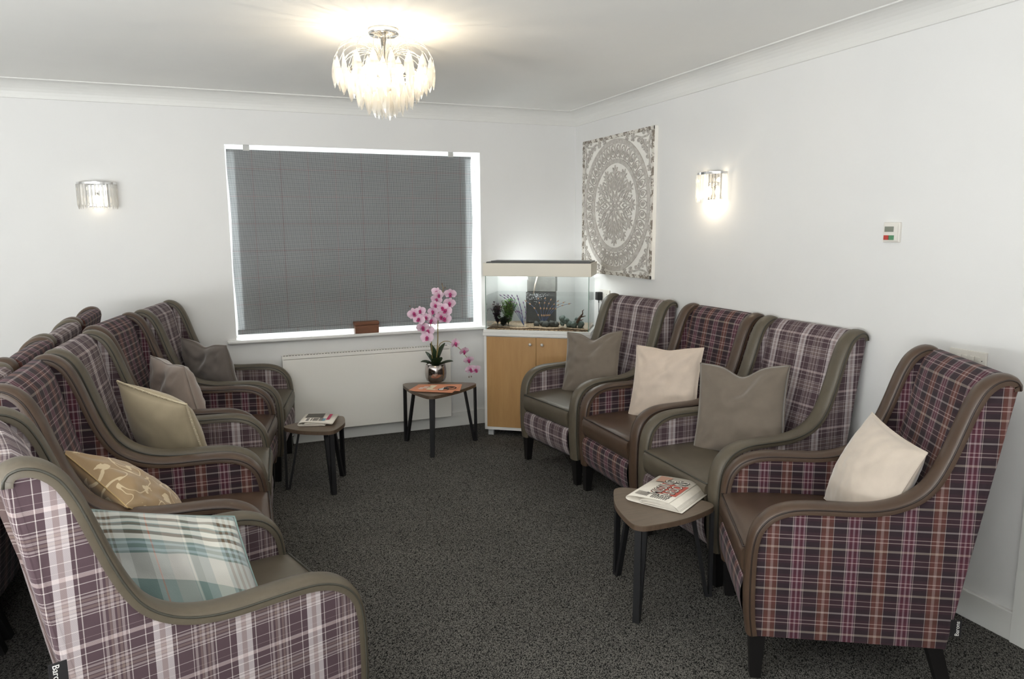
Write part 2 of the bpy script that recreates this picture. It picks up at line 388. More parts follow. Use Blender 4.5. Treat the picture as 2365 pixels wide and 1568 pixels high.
g = G(); g.tube([(RX0+1.66+.04, 0, .02), (RX0+1.66+.04, 0, -.03), (RX0+1.66+.04, 0, -.1)], .008); g.tube([(RX0+1.66+.04, 0, -.02), (RX0+1.66+.04, -.03, -.02)], .011)
g.out('valve_pipe', chrome, rd, True)

# ------------------------------------------------------------------ armchairs
CROWN = [(.322, .155), (.331, .22), (.335, .30), (.335, .40), (.331, .47), (.318, .525), (.292, .566), (.255, .595), (.206, .613), (.150, .620), (.08, .621), (.0, .621), (-.06, .626),
         (-.115, .640), (-.160, .663), (-.195, .695), (-.222, .740), (-.245, .795), (-.264, .850), (-.283, .910), (-.303, .965), (-.328, 1.012), (-.362, 1.043), (-.400, 1.055), (-.432, 1.046), (-.448, 1.025)]
def cat2(pl, k=3):
    out = []
    for i in range(len(pl)-1):
        p0 = Vector(pl[max(i-1, 0)]); p1 = Vector(pl[i]); p2 = Vector(pl[i+1]); p3 = Vector(pl[min(i+2, len(pl)-1)])
        for q in range(k):
            t = q/k; out.append(tuple(.5*((2*p1)+(p2-p0)*t+(2*p0-5*p1+4*p2-p3)*t*t+(3*p1-p0-3*p2+p3)*t**3)))
    return out+[tuple(pl[-1])]
CROWN = cat2(CROWN)
A_OUT, A_IN = .301, .243
def normals2(path):
    out = []
    for i in range(len(path)):
        a = Vector(path[max(i-1, 0)]); b = Vector(path[min(i+1, len(path)-1)]); t = (b-a).normalized(); out.append(Vector((t.y, -t.x)))
    return out
def chair_meshes(fab, lea, pip):
    M = {}
    nr = normals2(CROWN)          # path runs front-bottom -> top-rear; outward normal
    ext = CROWN+[(-.450, 1.008)]
    nb = normals2(ext); inb = [(ext[i][0]-nb[i].x*.017, ext[i][1]-nb[i].y*.017) for i in range(len(ext))]
    inner = [(CROWN[i][0]-nr[i].x*.017, CROWN[i][1]-nr[i].y*.017) for i in range(len(CROWN))]
    poly = inner[:-1]+[(-.430, 1.012), (-.293, .155)]
    for s in (-1, 1):
        g = G(); n = len(poly)
        for x in (A_IN*s, A_OUT*s): g.v += [Vector((x, y, z)) for y, z in poly]; g.uv += [(y*1.0+.02, z) for y, z in poly]
        # triangulated fan-free side faces through bmesh triangulation
        g.f = [tuple(range(n)), tuple(range(n, 2*n))]+[(i, (i+1) % n, n+(i+1) % n, n+i) for i in range(n)]
        M['side_panel', s] = g
        xc = (A_OUT+A_IN)/2*s; sec = [(-.0365, -.016), (-.0365, .002), (-.031, .0095), (-.018, .0145), (0, .0165), (.018, .0145), (.031, .0095), (.0365, .002), (.0365, -.016)]
        g = G(); V = []; ns = len(sec)
        for i, (y, z) in enumerate(inb):
            for dx, h in sec: V.append((xc+dx, y+nb[i].x*h, z+nb[i].y*h))
        F = [(i*ns+k, i*ns+k+1, (i+1)*ns+k+1, (i+1)*ns+k) for i in range(len(inb)-1) for k in range(ns-1)]+[tuple(range(ns)), tuple((len(inb)-1)*ns+k for k in range(ns))]
        g.add(V, F); M['arm_band', s] = g
        g = G()
        for dx in (-.0365, .0365): g.tube([(xc+dx, y+nb[i].x*.001, z+nb[i].y*.001) for i, (y, z) in enumerate(inb)], .0028, 6)
        M['piping', s] = g
    # seat cushion: closed loft over front/back with soft edges
    g = G(); hw = .2415
    sec = [(-.26, .335), (.318, .335), (.332, .345), (.341, .37), (.344, .40), (.342, .428), (.330, .444), (.30, .451), (.20, .457), (.05, .458), (-.15, .455), (-.26, .448)]
    n = len(sec); V = []
    for i, xx in enumerate((-1, -.96, -.6, 0, .6, .96, 1)):
        k = .985 if abs(xx) == 1 else 1
        for y, z in sec: V.append((xx*hw, y*(1 if abs(xx) < 1 else .992), .335+(z-.335)*k))
    F = [(a*n+i, a*n+(i+1) % n, (a+1)*n+(i+1) % n, (a+1)*n+i) for a in range(6) for i in range(n)]+[tuple(range(n)), tuple(6*n+i for i in range(n))]
    g.add(V, F); M['seat_cushion'] = g
    g = G(); g.tube([(-hw, .334, .4425), (-.12, .335, .4445), (.12, .335, .4445), (hw, .334, .4425)], .0035, 6); g.tube([(-hw, .334, .4425), (-hw+.003, .2, .453), (-hw+.003, -.2, .455)], .003, 6); g.tube([(hw, .334, .4425), (hw-.003, .2, .453), (hw-.003, -.2, .455)], .003, 6)
    M['cushion_piping'] = g
    # curved front rail
    g = G(); V = []; U = []; fr_ = [(.20, .333), (.318, .333), (.331, .32), (.337, .295), (.338, .265), (.334, .235), (.326, .205), (.313, .178), (.296, .158), (.20, .155)]
    n = len(fr_)
    for k in range(5):
        x = -.243+.486*k/4; L = 0
        for i, (y, z) in enumerate(fr_):
            if i: L += math.hypot(y-fr_[i-1][0], z-fr_[i-1][1])
            V.append((x, y, z)); U.append((x+.055, -L+.05))
    F = [(k*n+i, k*n+i+1, (k+1)*n+i+1, (k+1)*n+i) for k in range(4) for i in range(n-1)]
    g.add(V, F, U); M['front_rail'] = g
    # inner back, rolling over the top
    bp = [(-.205, .40), (-.232, .46), (-.262, .56), (-.289, .66), (-.314, .76), (-.335, .86), (-.350, .94), (-.362, .985), (-.378, 1.020), (-.400, 1.040), (-.424, 1.042), (-.442, 1.028), (-.446, 1.005), (-.40, .80), (-.34, .40)]
    g = G(); V = []; U = []; n = len(bp); nxx = 9
    for k in range(nxx):
        t = -1+2*k/(nxx-1); x = t*.2425; L = 0
        cr = .016*(1-t**4)
        for i, (y, z) in enumerate(bp):
            if i: L += math.hypot(y-bp[i-1][0], z-bp[i-1][1])
            c = cr if i < 8 else (cr*.5 if i < 11 else 0)
            V.append((x, y+c-.010, z+(c*.4 if 6 < i < 11 else 0))); U.append((x+.035, L+.02))
    F = [(k*n+i, k*n+(i+1) % n, (k+1)*n+(i+1) % n, (k+1)*n+i) for k in range(nxx-1) for i in range(n)]+[tuple(range(n)), tuple((nxx-1)*n+i for i in range(n))]
    g.add(V, F, U); M['backrest'] = g
    # outer back panel with rounded corners
    g = G(); V = []; U = []; sx = [(-.3015, .012), (-.3015, .004), (-.297, -.004), (-.286, -.009), (-.27, -.011), (-.14, -.014), (0, -.015), (.14, -.014), (.27, -.011), (.286, -.009), (.297, -.004), (.3015, .004), (.3015, .012)]
    zz = [.155, .3, .45, .6, .75, .9, 1.0, 1.022]
    arc = []
    for x, dy in sx[:7]: arc.append(0 if not arc else arc[-1]+math.hypot(x-sx[len(arc)-1][0], dy-sx[len(arc)-1][1]))
    arc = arc+arc[5::-1]
    for z in zz:
        yb = -.293-(z-.155)*.159
        for k, (x, dy) in enumerate(sx): V.append((x, yb+dy, z)); U.append((yb+.012+.02-arc[k], z))
    n = len(sx)
    F = [(a*n+i, a*n+i+1, (a+1)*n+i+1, (a+1)*n+i) for a in range(len(zz)-1) for i in range(n-1)]+[tuple(range(n)), tuple((len(zz)-1)*n+i for i in range(n))]
    g.add(V, F, U); M['back_panel'] = g
    # underside frame
    g = G(); g.box((-.243, -.29, .158), (.243, .30, .30)); M['seat_frame'] = g
    def leg(x, y, x2, y2, a, b):
        return [(x-a, y-a, .17), (x+a, y-a, .17), (x+a, y+a, .17), (x-a, y+a, .17), (x2-b, y2-b, 0), (x2+b, y2-b, 0), (x2+b, y2+b, 0), (x2-b, y2+b, 0)]
    bf = [(0, 1, 2, 3), (4, 7, 6, 5), (0, 4, 5, 1), (1, 5, 6, 2), (2, 6, 7, 3), (3, 7, 4, 0)]
    for i, (x, y, x2, y2, a, b) in enumerate(((-.268, .285, -.276, .285, .026, .017), (.268, .285, .276, .285, .026, .017), (-.268, -.262, -.268, -.315, .024, .020), (.268, -.262, .268, -.315, .024, .020))):
        M['leg', i] = G().add(leg(x, y, x2, y2, a, b), bf)
    R_ = {}
    for k, g in M.items():
        nm = k if isinstance(k, str) else k[0]
        mt = {'side_panel': fab, 'front_rail': fab, 'backrest': fab, 'back_panel': fab, 'arm_band': lea, 'seat_cushion': lea, 'piping': pip, 'cushion_piping': pip, 'seat_frame': black_wood, 'leg': black_wood}[nm]
        sm = nm in ('arm_band', 'piping', 'seat_cushion', 'cushion_piping', 'front_rail', 'backrest', 'back_panel')
        o = g.out(nm, mt, None, sm, uv=mt is fab); R_[k] = o.data; bpy.data.objects.remove(o)
        if sm and nm in ('backrest', 'back_panel', 'seat_cushion', 'arm_band', 'front_rail'): R_[k].set_sharp_from_angle(angle=math.radians(50))
    return R_
CM = {'grey': chair_meshes(fabric_grey, leather_grey, pipe_grey), 'purple': chair_meshes(fabric_purple, leather_brown, pipe_brown)}
def chair(kind, x, y, deg, label, group, tag_side=0, tag_z=0):
    t = thing('armchair', label, 'armchair', (x, y, 0), math.radians(deg-90), group); M = CM[kind]; parts = {}
    for k, me in M.items():
        if k in ('cushion_piping',) or (not isinstance(k, str) and k[0] == 'piping'): continue
        parts[k] = link(k if isinstance(k, str) else k[0], me, t)
    for s in (-1, 1): link('piping', M['piping', s], parts['arm_band', s])
    link('piping', M['cushion_piping'], parts['seat_cushion'])
    if tag_side:
        s = tag_side
        lb = G().rbox((s*.3-.001, -.337, .20), (s*.3+.001, -.303, .258), .0008, 1).out('maker_label', tag_black, t)
        lb.location = (s*.0015, -.159*tag_z, tag_z); lb['label'] = 'black woven label with white lettering'
        text_mesh('lettering', 'Barons', .018, print_white, lb, (s*(.3015+.0002), -.324, .229), (PI/2, PI/2 if s > 0 else -PI/2, PI/2 if s > 0 else -PI/2))
    return t
GR, GLw, GB = 'armchairs along the right wall', 'armchairs in the left row', 'armchairs backing onto the left row'
POSE = dict(R1=(-.49, -1.189, 188.7), R2=(-.436, -1.888, 180), R3=(-.45, -2.544, 179.4), R4=(-.628, -3.276, 150.5),
    L1=(-2.583, -.434, -11.5), L2=(-2.734, -1.087, -10), L3=(-2.782, -1.764, -4.4), L4=(-2.818, -2.412, -1.5), L5=(-2.697, -3.13, 17.8))
chair('grey', *POSE['R1'], 'grey plaid armchair with grey leather seat, beside the aquarium', GR)
chair('purple', *POSE['R2'], 'purple plaid armchair with brown leather seat between two grey plaid chairs, right side', GR)
chair('grey', *POSE['R3'], 'grey plaid armchair with grey leather seat, third along right wall, behind the newspaper table', GR)
chair('purple', *POSE['R4'], 'purple plaid armchair with brown leather, nearest on the right, cream cushion', GR, -1)
chair('grey', *POSE['L1'], 'grey plaid armchair beside the radiator, farthest of the left row', GLw)
chair('purple', *POSE['L2'], 'purple plaid armchair second from the window in the left row, pinkish cushion', GLw)
chair('grey', *POSE['L3'], 'grey plaid armchair in middle of left row holding cord-edged beige cushion', GLw)
chair('purple', *POSE['L4'], 'purple plaid armchair in left row holding gold floral cushion', GLw)
chair('grey', *POSE['L5'], 'grey plaid armchair nearest the camera on the left, teal tartan cushion', GLw, 1, .36)
for i, (kd, y, lb) in enumerate((('purple', -.585, 'purple plaid armchair turned away, farthest of the row behind'), ('grey', -1.235, 'grey plaid armchair turned away, second from back wall in the row behind'),
        ('purple', -1.868, 'purple plaid armchair turned away, third from back wall in the row behind'), ('grey', -2.515, 'grey plaid armchair turned away, nearest of the row behind, at the picture edge'))):
    chair(kd, -3.728-.004*i, y, 179, lb, GB)

# ------------------------------------------------------------------ cushions
def sm(t): t = max(0, min(1, t)); return t*t*(3-2*t)
def pillow(w, h, th, seed=0, chop=0, ear=.06, wr=.010, n=40, sag=0):
    V = []; U = []; F = []
    for side in (1, -1):
        for j in range(n+1):
            for i in range(n+1):
                u, v = -1+2*i/n, -1+2*j/n
                u = math.sin(u*PI/2)*.35+u*.65; v = math.sin(v*PI/2)*.35+v*.65
                x = u*w/2*(1-ear*(1-v*v)); y = v*h/2*(1-ear*(1-u*u))
                e = max(0, (1-u**2))*max(0, (1-v**2))
                z = th/2*e**.52
                if chop:
                    k = math.exp(-(u/.34)**2)*sm((v+.35)/1.35)
                    y -= chop*k; z *= (1-.35*k)
                x -= sag*v*w/2
                q = noise.noise((u*2.3+seed, v*2.3, side*3.1+seed))*1.0+noise.noise((u*5+seed, v*5+seed, side))*.5
                for cx, cy in ((-1, -1), (1, -1), (-1, 1), (1, 1)):
                    dx, dy = u-cx, v-cy; r = math.hypot(dx, dy); a = math.atan2(dy, dx)
                    q += 1.1*math.sin(a*9+seed+cx*2+cy)*math.exp(-((r-.35)/.28)**2)*.6
                z += wr*q*min(1, e*3)
                if chop: z += .010*math.sin((u*math.cos(.9+seed)+v)*9)*math.exp(-(u/.5)**2)*sm(v+.5)*min(1, e*2)
                V.append((x, y, side*z)); U.append((u*w/2, v*h/2))
    m = (n+1)**2
    for s in (0, 1):
        for j in range(n):
            for i in range(n):
                a = s*m+j*(n+1)+i; F.append((a, a+1, a+n+2, a+n+1))
    rim = [i for i in range(n)]+[j*(n+1)+n for j in range(n)]+[n*(n+1)+i for i in range(n, 0, -1)]+[j*(n+1) for j in range(n, 0, -1)]
    for k in range(len(rim)):
        a, b = rim[k], rim[(k+1) % len(rim)]; F.append((a, b, b+m, a+m))
    return V, F, U, [V[i] for i in rim]
def cushion(key, loc, head, tilt, roll, w, h, th, mat, seam_mat, label, seed, chop=0, ear=.06, wr=.011, seam=.0022, cord=False, name='cushion', shear=0):
    X, Y, dg = POSE[key]; a = math.radians(dg); fx, fy = math.cos(a), math.sin(a)
    wx = X+loc[0]*fy+loc[1]*fx; wy = Y-loc[0]*fx+loc[1]*fy
    V, F, U, rim = pillow(w, h, th, seed, chop, ear, wr, sag=shear)
    hd, tl = math.radians(head), math.radians(tilt)
    nrm = Vector((math.cos(hd)*math.cos(tl), math.sin(hd)*math.cos(tl), math.sin(tl)))
    up = (Vector((0, 0, 1))-nrm*nrm.z).normalized() if abs(nrm.z) < .98 else Vector((1, 0, 0))
    rt = up.cross(nrm); c, s = math.cos(math.radians(roll)), math.sin(math.radians(roll))
    rt, up = rt*c+up*s, up*c-rt*s
    t = thing(name, label, 'cushion', (wx, wy, loc[2]), 0, 'scatter cushions on the armchairs')
    t.rotation_euler = Matrix(((rt.x, up.x, nrm.x), (rt.y, up.y, nrm.y), (rt.z, up.z, nrm.z))).to_euler()
    mk('cover', V, F, mat, t, True, U)
    g = G()
    if cord:
        L = 0; pts = []
        for i in range(len(rim)+1):
            p0 = Vector(rim[i % len(rim)]); p1 = Vector(rim[(i+1) % len(rim)])
            for q in range(4): pts.append(p0.lerp(p1, q/4))
        for ph in (0, PI):
            P2 = []
            for i, p_ in enumerate(pts): P2.append(p_+Vector((p_.x, p_.y, 0)).normalized()*(.003+.0028*math.cos(i*1.1+ph))+Vector((0, 0, .0028*math.sin(i*1.1+ph))))
            g.tube(P2, .0028, 5, False)
    else: g.tube([Vector(r)*1.003 for r in rim+rim[:1]], seam, 5, False)
    g.out('seam', seam_mat, t, True)
    return t
velv = lambda nm, c, m_=.08: plain(nm, c, .8, mottle=m_, mscale=9, bumpy=.15, bscale=300, spec=.2, sheen=.6)
taupe = velv('velvet_taupe', (117, 107, 96)); taupe_d = velv('velvet_taupe_dark', (116, 108, 102)); cream = velv('velvet_cream', (202, 189, 175)); beige = velv('velvet_beige', (204, 188, 173))
pinkg = velv('velvet_pinkish', (160, 145, 135)); linen = plain('linen_beige', (176, 162, 136), .85, mottle=.08, mscale=8, bumpy=.2, bscale=400, spec=.2, sheen=.3)
cord_m = plain('cord_cream', (205, 192, 165), .8)
def tartan():
    m, nt, b, o = newmat('teal_tartan'); uv = N(nt, 'ShaderNodeUVMap'); sep = N(nt, 'ShaderNodeSeparateXYZ'); nt.links.new(uv.outputs[0], sep.inputs[0])
    te, td, cr, br, lb_, wg = (104, 122, 118), (72, 92, 90), (206, 204, 194), (92, 77, 60), (146, 162, 166), (178, 176, 170)
    au = math_n(nt, 'ADD', sep.outputs[0], .25); av = math_n(nt, 'ADD', sep.outputs[1], .25)
    A = stripes(nt, au, .5, (150, 160, 158), [(.05, .03, td), (.11, .008, br), (.125, .008, br), (.14, .008, br), (.20, .05, td), (.242, .004, (190, 120, 100)), (.30, .05, wg), (.33, .006, cr), (.345, .02, te), (.40, .04, cr), (.435, .007, br), (.45, .007, br), (.465, .007, br)])
    B = stripes(nt, av, .5, te, [(.055, .012, cr), (.075, .008, br), (.13, .004, (190, 120, 100)), (.17, .10, td), (.26, .07, wg), (.305, .008, lb_), (.325, .008, lb_), (.345, .016, cr), (.358, .009, br), (.371, .012, cr), (.384, .009, br), (.397, .012, cr), (.410, .009, br), (.424, .016, cr)])
    nt.links.new(mixc(nt, .62, A, B), b.inputs['Base Color']); b.inputs['Roughness'].default_value = .9; b.inputs['Specular IOR Level'].default_value = .1
    b.inputs['Sheen Weight'].default_value = .5
    bump(nt, b, noise_n(nt, 260, uv.outputs[0], 3), .25, .0015); return m
def floral():
    m, nt, b, o = newmat('gold_floral'); uv = N(nt, 'ShaderNodeUVMap')
    vo = N(nt, 'ShaderNodeTexVoronoi'); vo.inputs['Scale'].default_value = 13; nt.links.new(uv.outputs[0], vo.inputs['Vector'])
    n1 = noise_n(nt, 22, uv.outputs[0], 2, .5, 1.5)
    leaf = math_n(nt, 'LESS_THAN', math_n(nt, 'ADD', vo.outputs['Distance'], math_n(nt, 'MULTIPLY', n1, .55)), .53)
    n2 = noise_n(nt, 7, uv.outputs[0], 1, .5, 1.2)
    vine = math_n(nt, 'LESS_THAN', math_n(nt, 'ABSOLUTE', math_n(nt, 'SUBTRACT', n2, .5)), .012)
    f = math_n(nt, 'MAXIMUM', leaf, vine)
    nt.links.new(mixc(nt, f, col4((158, 130, 92)), col4((212, 192, 156))), b.inputs['Base Color']); b.inputs['Roughness'].default_value = .6
    b.inputs['Sheen Weight'].default_value = .3
    return m
cushion('R1', (.06, -.06, .645), 212, 20, 6, .40, .40, .13, taupe, taupe, 'taupe velvet cushion with dented top on the chair beside the aquarium', 1, .045, .07)
cushion('R2', (.035, -.06, .648), 207, 18, 4, .41, .41, .13, beige, beige, 'pale beige velvet cushion on the purple chair between two taupe cushions', 2, .012, .06)
cushion('R3', (.05, -.06, .652), 209, 18, 5, .43, .43, .14, taupe, taupe, 'taupe velvet cushion with dented top on the chair behind the newspaper table', 3, .05, .06)
cushion('R4', (-.055, -.12, .635), 160, 22, -6, .37, .37, .18, cream, cream, 'cream velvet cushion on the nearest purple chair at right', 4, 0, .06, .008)
cushion('L1', (.0, -.12, .645), 42, 16, 4, .38, .38, .19, taupe_d, taupe, 'dark taupe velvet cushion on the chair beside the radiator', 5, .03, .06)
cushion('L2', (.0, -.12, .645), 27, 14, 2, .38, .38, .20, pinkg, pinkg, 'pinkish taupe velvet cushion on second chair from window, left row', 6, .01, .05)
cushion('L3', (.0, -.085, .640), 40, 24, 10, .40, .40, .20, linen, cord_m, 'beige cushion edged with twisted cord in the middle of the left row', 7, 0, .05, .004, .003, True)
cushion('L4', (.02, -.11, .585), 15, 48, 28, .40, .40, .16, floral(), plain('gold_piping', (190, 160, 112), .6), 'gold cushion printed with pale flowers slumped on purple chair', 8, 0, .05, .009)
cushion('L5', (-.03, -.075, .560), -100, 48, -9, .47, .40, .18, tartan(), plain('teal_seam', (120, 138, 134), .9), 'teal and cream tartan wool cushion on the nearest grey chair', 9, 0, .04, .012, .003, shear=.5)

# ------------------------------------------------------------------ side tables
table_wood = wood('table_walnut', (78, 66, 55), (122, 106, 90), (6, 45, 6), .33, 1.2)
edge_wood = wood('table_edge', (62, 48, 38), (112, 92, 74), (30, 30, 4), .5, 1.5)
def side_table(c, zt, corners, label):
    cx, cy = c; t = thing('side_table', label, 'table', (cx, cy, 0), 0, 'triangular side tables')
    cs = [Vector((x-cx, y-cy)) for x, y in corners]
    # rounded triangle with bulging sides
    ctrl = []; c0 = (cs[0]+cs[1]+cs[2])/3
    for k in range(3):
        a, b, pv = cs[k], cs[(k+1) % 3], cs[(k-1) % 3]; r = .062
        q0, q1 = a+(pv-a).normalized()*r, a+(b-a).normalized()*r
        n0 = ((pv+a)/2-c0).normalized()*.014; n1 = ((a+b)/2-c0).normalized()*.014
        ctrl += [q0+n0, a+(c0-a).normalized()*.022, q1+n1]
        mid = (a+b)/2; ctrl.append(mid+(mid-c0).normalized()*.034)
    poly = []; nc = len(ctrl)
    for i in range(nc):
        p0, p1, p2, p3 = ctrl[i-1], ctrl[i], ctrl[(i+1) % nc], ctrl[(i+2) % nc]
        for q in range(7):
            t_ = q/7; poly.append(.5*((2*p1)+(p2-p0)*t_+(2*p0-5*p1+4*p2-p3)*t_*t_+(3*p1-p0-3*p2+p3)*t_**3))
    tp = [(p_.x, p_.y) for p_ in poly]
    G().prism(tp, zt-.004, zt).out('table_top', table_wood, t)
    G().prism([(x*.998, y*.998) for x, y in tp], zt-.022, zt-.004).out('top_edge', edge_wood, t)
    cen = (cs[0]+cs[1]+cs[2])/3
    for a in cs:
        rd_ = (cen-a).normalized(); tg = Vector((-rd_.y, rd_.x)); p0 = a+rd_*.022
        g = G()
        def bar(bot, top):
            V = []
            for pt, z in ((bot, 0), (top, zt-.022)):
                for i, j in ((-1, -1), (1, -1), (1, 1), (-1, 1)):
                    q = pt+tg*(.013*i)+rd_*(.0065*j); V.append((q.x, q.y, z))
            g.add(V, [(0, 1, 2, 3), (4, 7, 6, 5), (0, 4, 5, 1), (1, 5, 6, 2), (2, 6, 7, 3), (3, 7, 4, 0)])
        bar(p0, p0+rd_*.004); bar(p0+rd_*.014, p0+rd_*.085)
        q0 = p0+rd_*.007
        V = []
        for z in (0, .012):
            for i, j in ((-1, -1), (1, -1), (1, 1), (-1, 1)):
                q = q0+tg*(.0132*i)+rd_*(.0135*j); V.append((q.x, q.y, z))
        g.add(V, [(0, 1, 2, 3), (4, 7, 6, 5), (0, 4, 5, 1), (1, 5, 6, 2), (2, 6, 7, 3), (3, 7, 4, 0)])
        g.out('leg', black_metal, t)
    return t
T1 = [(-1.468, -.225), (-1.392, -.705), (-.968, -.425)]
T2 = [(-2.345, -.925), (-2.075, -1.145), (-1.965, -.80)]
T3 = [(-1.085, -2.545), (-1.225, -2.955), (-.80, -2.885)]
def cen3(t): return (sum(p_[0] for p_ in t)/3, sum(p_[1] for p_ in t)/3)
side_table(cen3(T1), .415, T1, 'largest triangular side table, holding the orchid, near the aquarium')
side_table(cen3(T2), .375, T2, 'small triangular side table with one newspaper in front of the radiator')
side_table(cen3(T3), .392, T3, 'triangular walnut side table with folded newspapers at the right')

# ------------------------------------------------------------------ newspapers and leaflets
def paper_ribbon(pl, depth, th=.0016, skew=0):
    # sheet cross-section polyline (c, z) extruded along local x (depth)
    g = G(); P = [Vector(p_) for p_ in pl]; n = len(P); V = []
    for e in (0, 1):
        for i in range(n):
            a = P[max(i-1, 0)]; b = P[min(i+1, n-1)]; t = (b-a).normalized(); m_ = Vector((-t.y, t.x))
            for s in (-.5, .5):
                q = P[i]+m_*th*s; V.append((depth*e+skew*q.x, -q.x, q.y))
    F = []
    for i in range(n-1):
        a = 2*i; b = 2*n+2*i
        F += [(a, a+2, b+2, b), (a+1, b+1, b+3, a+3), (a, a+1, a+3, a+2), (b, b+2, b+3, b+1)]
    F += [(0, 2*n, 2*n+1, 1), (2*n-2, 2*n-1, 4*n-1, 4*n-2)]
    return g.add(V, F)
def smooth_poly(pl, k=4):
    out = []
    for i in range(len(pl)-1):
        p0 = Vector(pl[max(i-1, 0)]); p1 = Vector(pl[i]); p2 = Vector(pl[i+1]); p3 = Vector(pl[min(i+2, len(pl)-1)])
        for q in range(k):
            t = q/k; out.append(tuple(.5*((2*p1)+(p2-p0)*t+(2*p0-5*p1+4*p2-p3)*t*t+(3*p1-p0-3*p2+p3)*t**3)))
    return out+[tuple(pl[-1])]
def decal(g, poly, z): return g.prism(poly, z, z+.0005)
nz_ = .393
np3 = thing('newspaper', 'folded newspapers with big two-line outlined headline on the right table', 'newspaper', (-1.122, -2.705, nz_), math.radians(31))
W3 = .29
paper_ribbon(smooth_poly([(.245, .003), (.12, .0025), (.03, .003), (.006, .006), (.0, .014), (.012, .024), (.06, .029), (.14, .033), (.19, .031)]), W3).out('outer_sheet', newsprint, np3, True)
for k in range(6):
    a = .0042*k
    paper_ribbon(smooth_poly([(.236-a*.5, .0065+k*.0012), (.13, .0065+k*.001), (.075, .0075), (.062+k*.002, .013), (.075, .019-k*.0008), (.14, .0285-k*.0018), (.196+.004*k, .0275-k*.0028), (.222+.002*k, .016-k*.0014)]), W3-.004).out('inner_sheet', newsprint, np3, True)
zt3 = .0345
# print on the top sheet: local x runs along the headline, -y is down the page
def slope(c): return .0305+.0225*(c-.06)/.8+.004 if c < .14 else .0345
g = G(); decal(g, [(.07, -.075), (.20, -.075), (.20, -.185), (.07, -.185)], .0345); g.out('red_block', print_red, np3)
for i, (word, yy) in enumerate((('MISSING', -.098), ('PARSONS', -.150))):
    text_mesh('headline', word, .062, print_black, np3, (.142, yy, .0356), (0, 0, 0), .0002, .0028, xs=.82)
    text_mesh('headline', word, .062, newsprint, np3, (.142, yy, .0362), (0, 0, 0), .0002, -.0002, xs=.82)
g = G(); decal(g, [(.20, -.035), (.27, -.03), (.27, -.085), (.21, -.08)], .0330); g.out('printed_picture', plain('print_tan', (178, 138, 118), .8), np3)
g = G()
for k in range(9): decal(g, [(.02, -.03-.006*k), (.062, -.03-.006*k), (.062, -.033-.006*k), (.02, -.033-.006*k)], .0318)
for k in range(8): decal(g, [(.012, -.10-.009*k), (.058, -.10-.009*k), (.058, -.104-.009*k), (.012, -.104-.009*k)], .0347)
g.out('printed_text', print_grey, np3)
np2 = thing('newspaper', 'folded newspaper with dark photo and red masthead on the small table', 'newspaper', (-2.25, -.965, .3762), math.radians(72))
paper_ribbon(smooth_poly([(.155, .003), (.08, .0025), (.02, .003), (.004, .006), (.0, .012), (.012, .022), (.06, .026), (.13, .022), (.20, .015)]), .20).out('outer_sheet', newsprint, np2, True)
for k in range(4): paper_ribbon(smooth_poly([(.15-.004*k, .006+.001*k), (.05, .006+k*.001), (.035+.003*k, .011), (.05, .0175-k*.001), (.13, .0195-.001*k), (.198-.002*k, .0125-.001*k)]), .197).out('inner_sheet', newsprint, np2, True)
g = G(); 
for a, b in ((.010, .05), (.052, .09), (.092, .12)): decal(g, [(.025, -.03-a*.9), (.085, -.03-a*.9), (.085, -.03-b*.85), (.025, -.03-b*.85)], .0262)
g.out('headline_block', print_grey, np2)
g = G(); decal(g, [(.095, -.025), (.185, -.025), (.185, -.125), (.095, -.125)], .0268); g.out('printed_picture', plain('print_dark', (92, 88, 82), .8), np2)
g = G(); decal(g, [(.06, -.150), (.185, -.150), (.185, -.168), (.06, -.168)], .0222); g.out('masthead', print_pink, np2)
g = G(); decal(g, [(.03, -.125), (.08, -.125), (.08, -.148), (.03, -.148)], .0245); g.out('advert_block', print_blue, np2)

orange = plain('print_orange', (214, 140, 104), .55, mottle=.05, mscale=20); orange2 = plain('print_orange_dark', (190, 112, 80), .6)
def leaflet(label, c, rz, z, art):
    t = thing('leaflet', label, 'leaflet', (c[0], c[1], z), rz, 'orange leaflets on the orchid table')
    V = []; n = 12
    for j in (0, 1):
        for i in range(n+1):
            u = i/n; V.append((-.15+.30*u, -.105+.21*j, .0012+.006*max(0, .25-u)**2*16*(1-j)))
    m_ = len(V); V += [(x, y, z_+.0014) for x, y, z_ in V]
    F = []
    for i in range(n):
        F += [(i, i+1, n+2+i, n+1+i), (m_+i, m_+n+1+i, m_+n+2+i, m_+i+1), (i, m_+i, m_+i+1, i+1), (n+1+i, n+2+i, m_+n+2+i, m_+n+1+i)]
    F += [(0, n+1, m_+n+1, m_), (n, m_+n, m_+2*n+1, 2*n+1)]
    mk('sheet', V, F, orange, t)
    if art:
        zt = .0032
        g = G(); decal(g, [(-.055, .09), (-.01, .09), (-.015, -.02), (.02, -.03), (.012, -.05), (-.05, -.045)], zt); g.out('printed_panel', plain('print_cream', (226, 208, 178), .7), t)
        g = G(); 
        for cx, cy, r in ((.065, -.02, .035), (.10, .025, .04)): g.ribbon([(cx+r*math.cos(q*PI/10), cy+r*math.sin(q*PI/10)) for q in range(20)], .006, zt, zt+.0006, True)
        g.ribbon([(.065, -.02), (.08, .05), (.12, .05), (.10, .025), (.075, .0), (.065, -.02)], .006, zt, zt+.0006)
        g.out('printed_bicycle', print_black, t)
        g = G(); decal(g, [(.02, -.035), (.06, -.04), (.085, .03), (.05, .035)], zt-.0002); g.out('printed_figure', print_white, t)
        g = G()
        for k in range(3): decal(g, [(-.125+.02*k, -.02+.03*k), (-.075+.02*k, -.02+.03*k), (-.078+.02*k, -.035+.03*k), (-.128+.02*k, -.035+.03*k)], zt)
        g.out('printed_title', print_white, t)
    return t
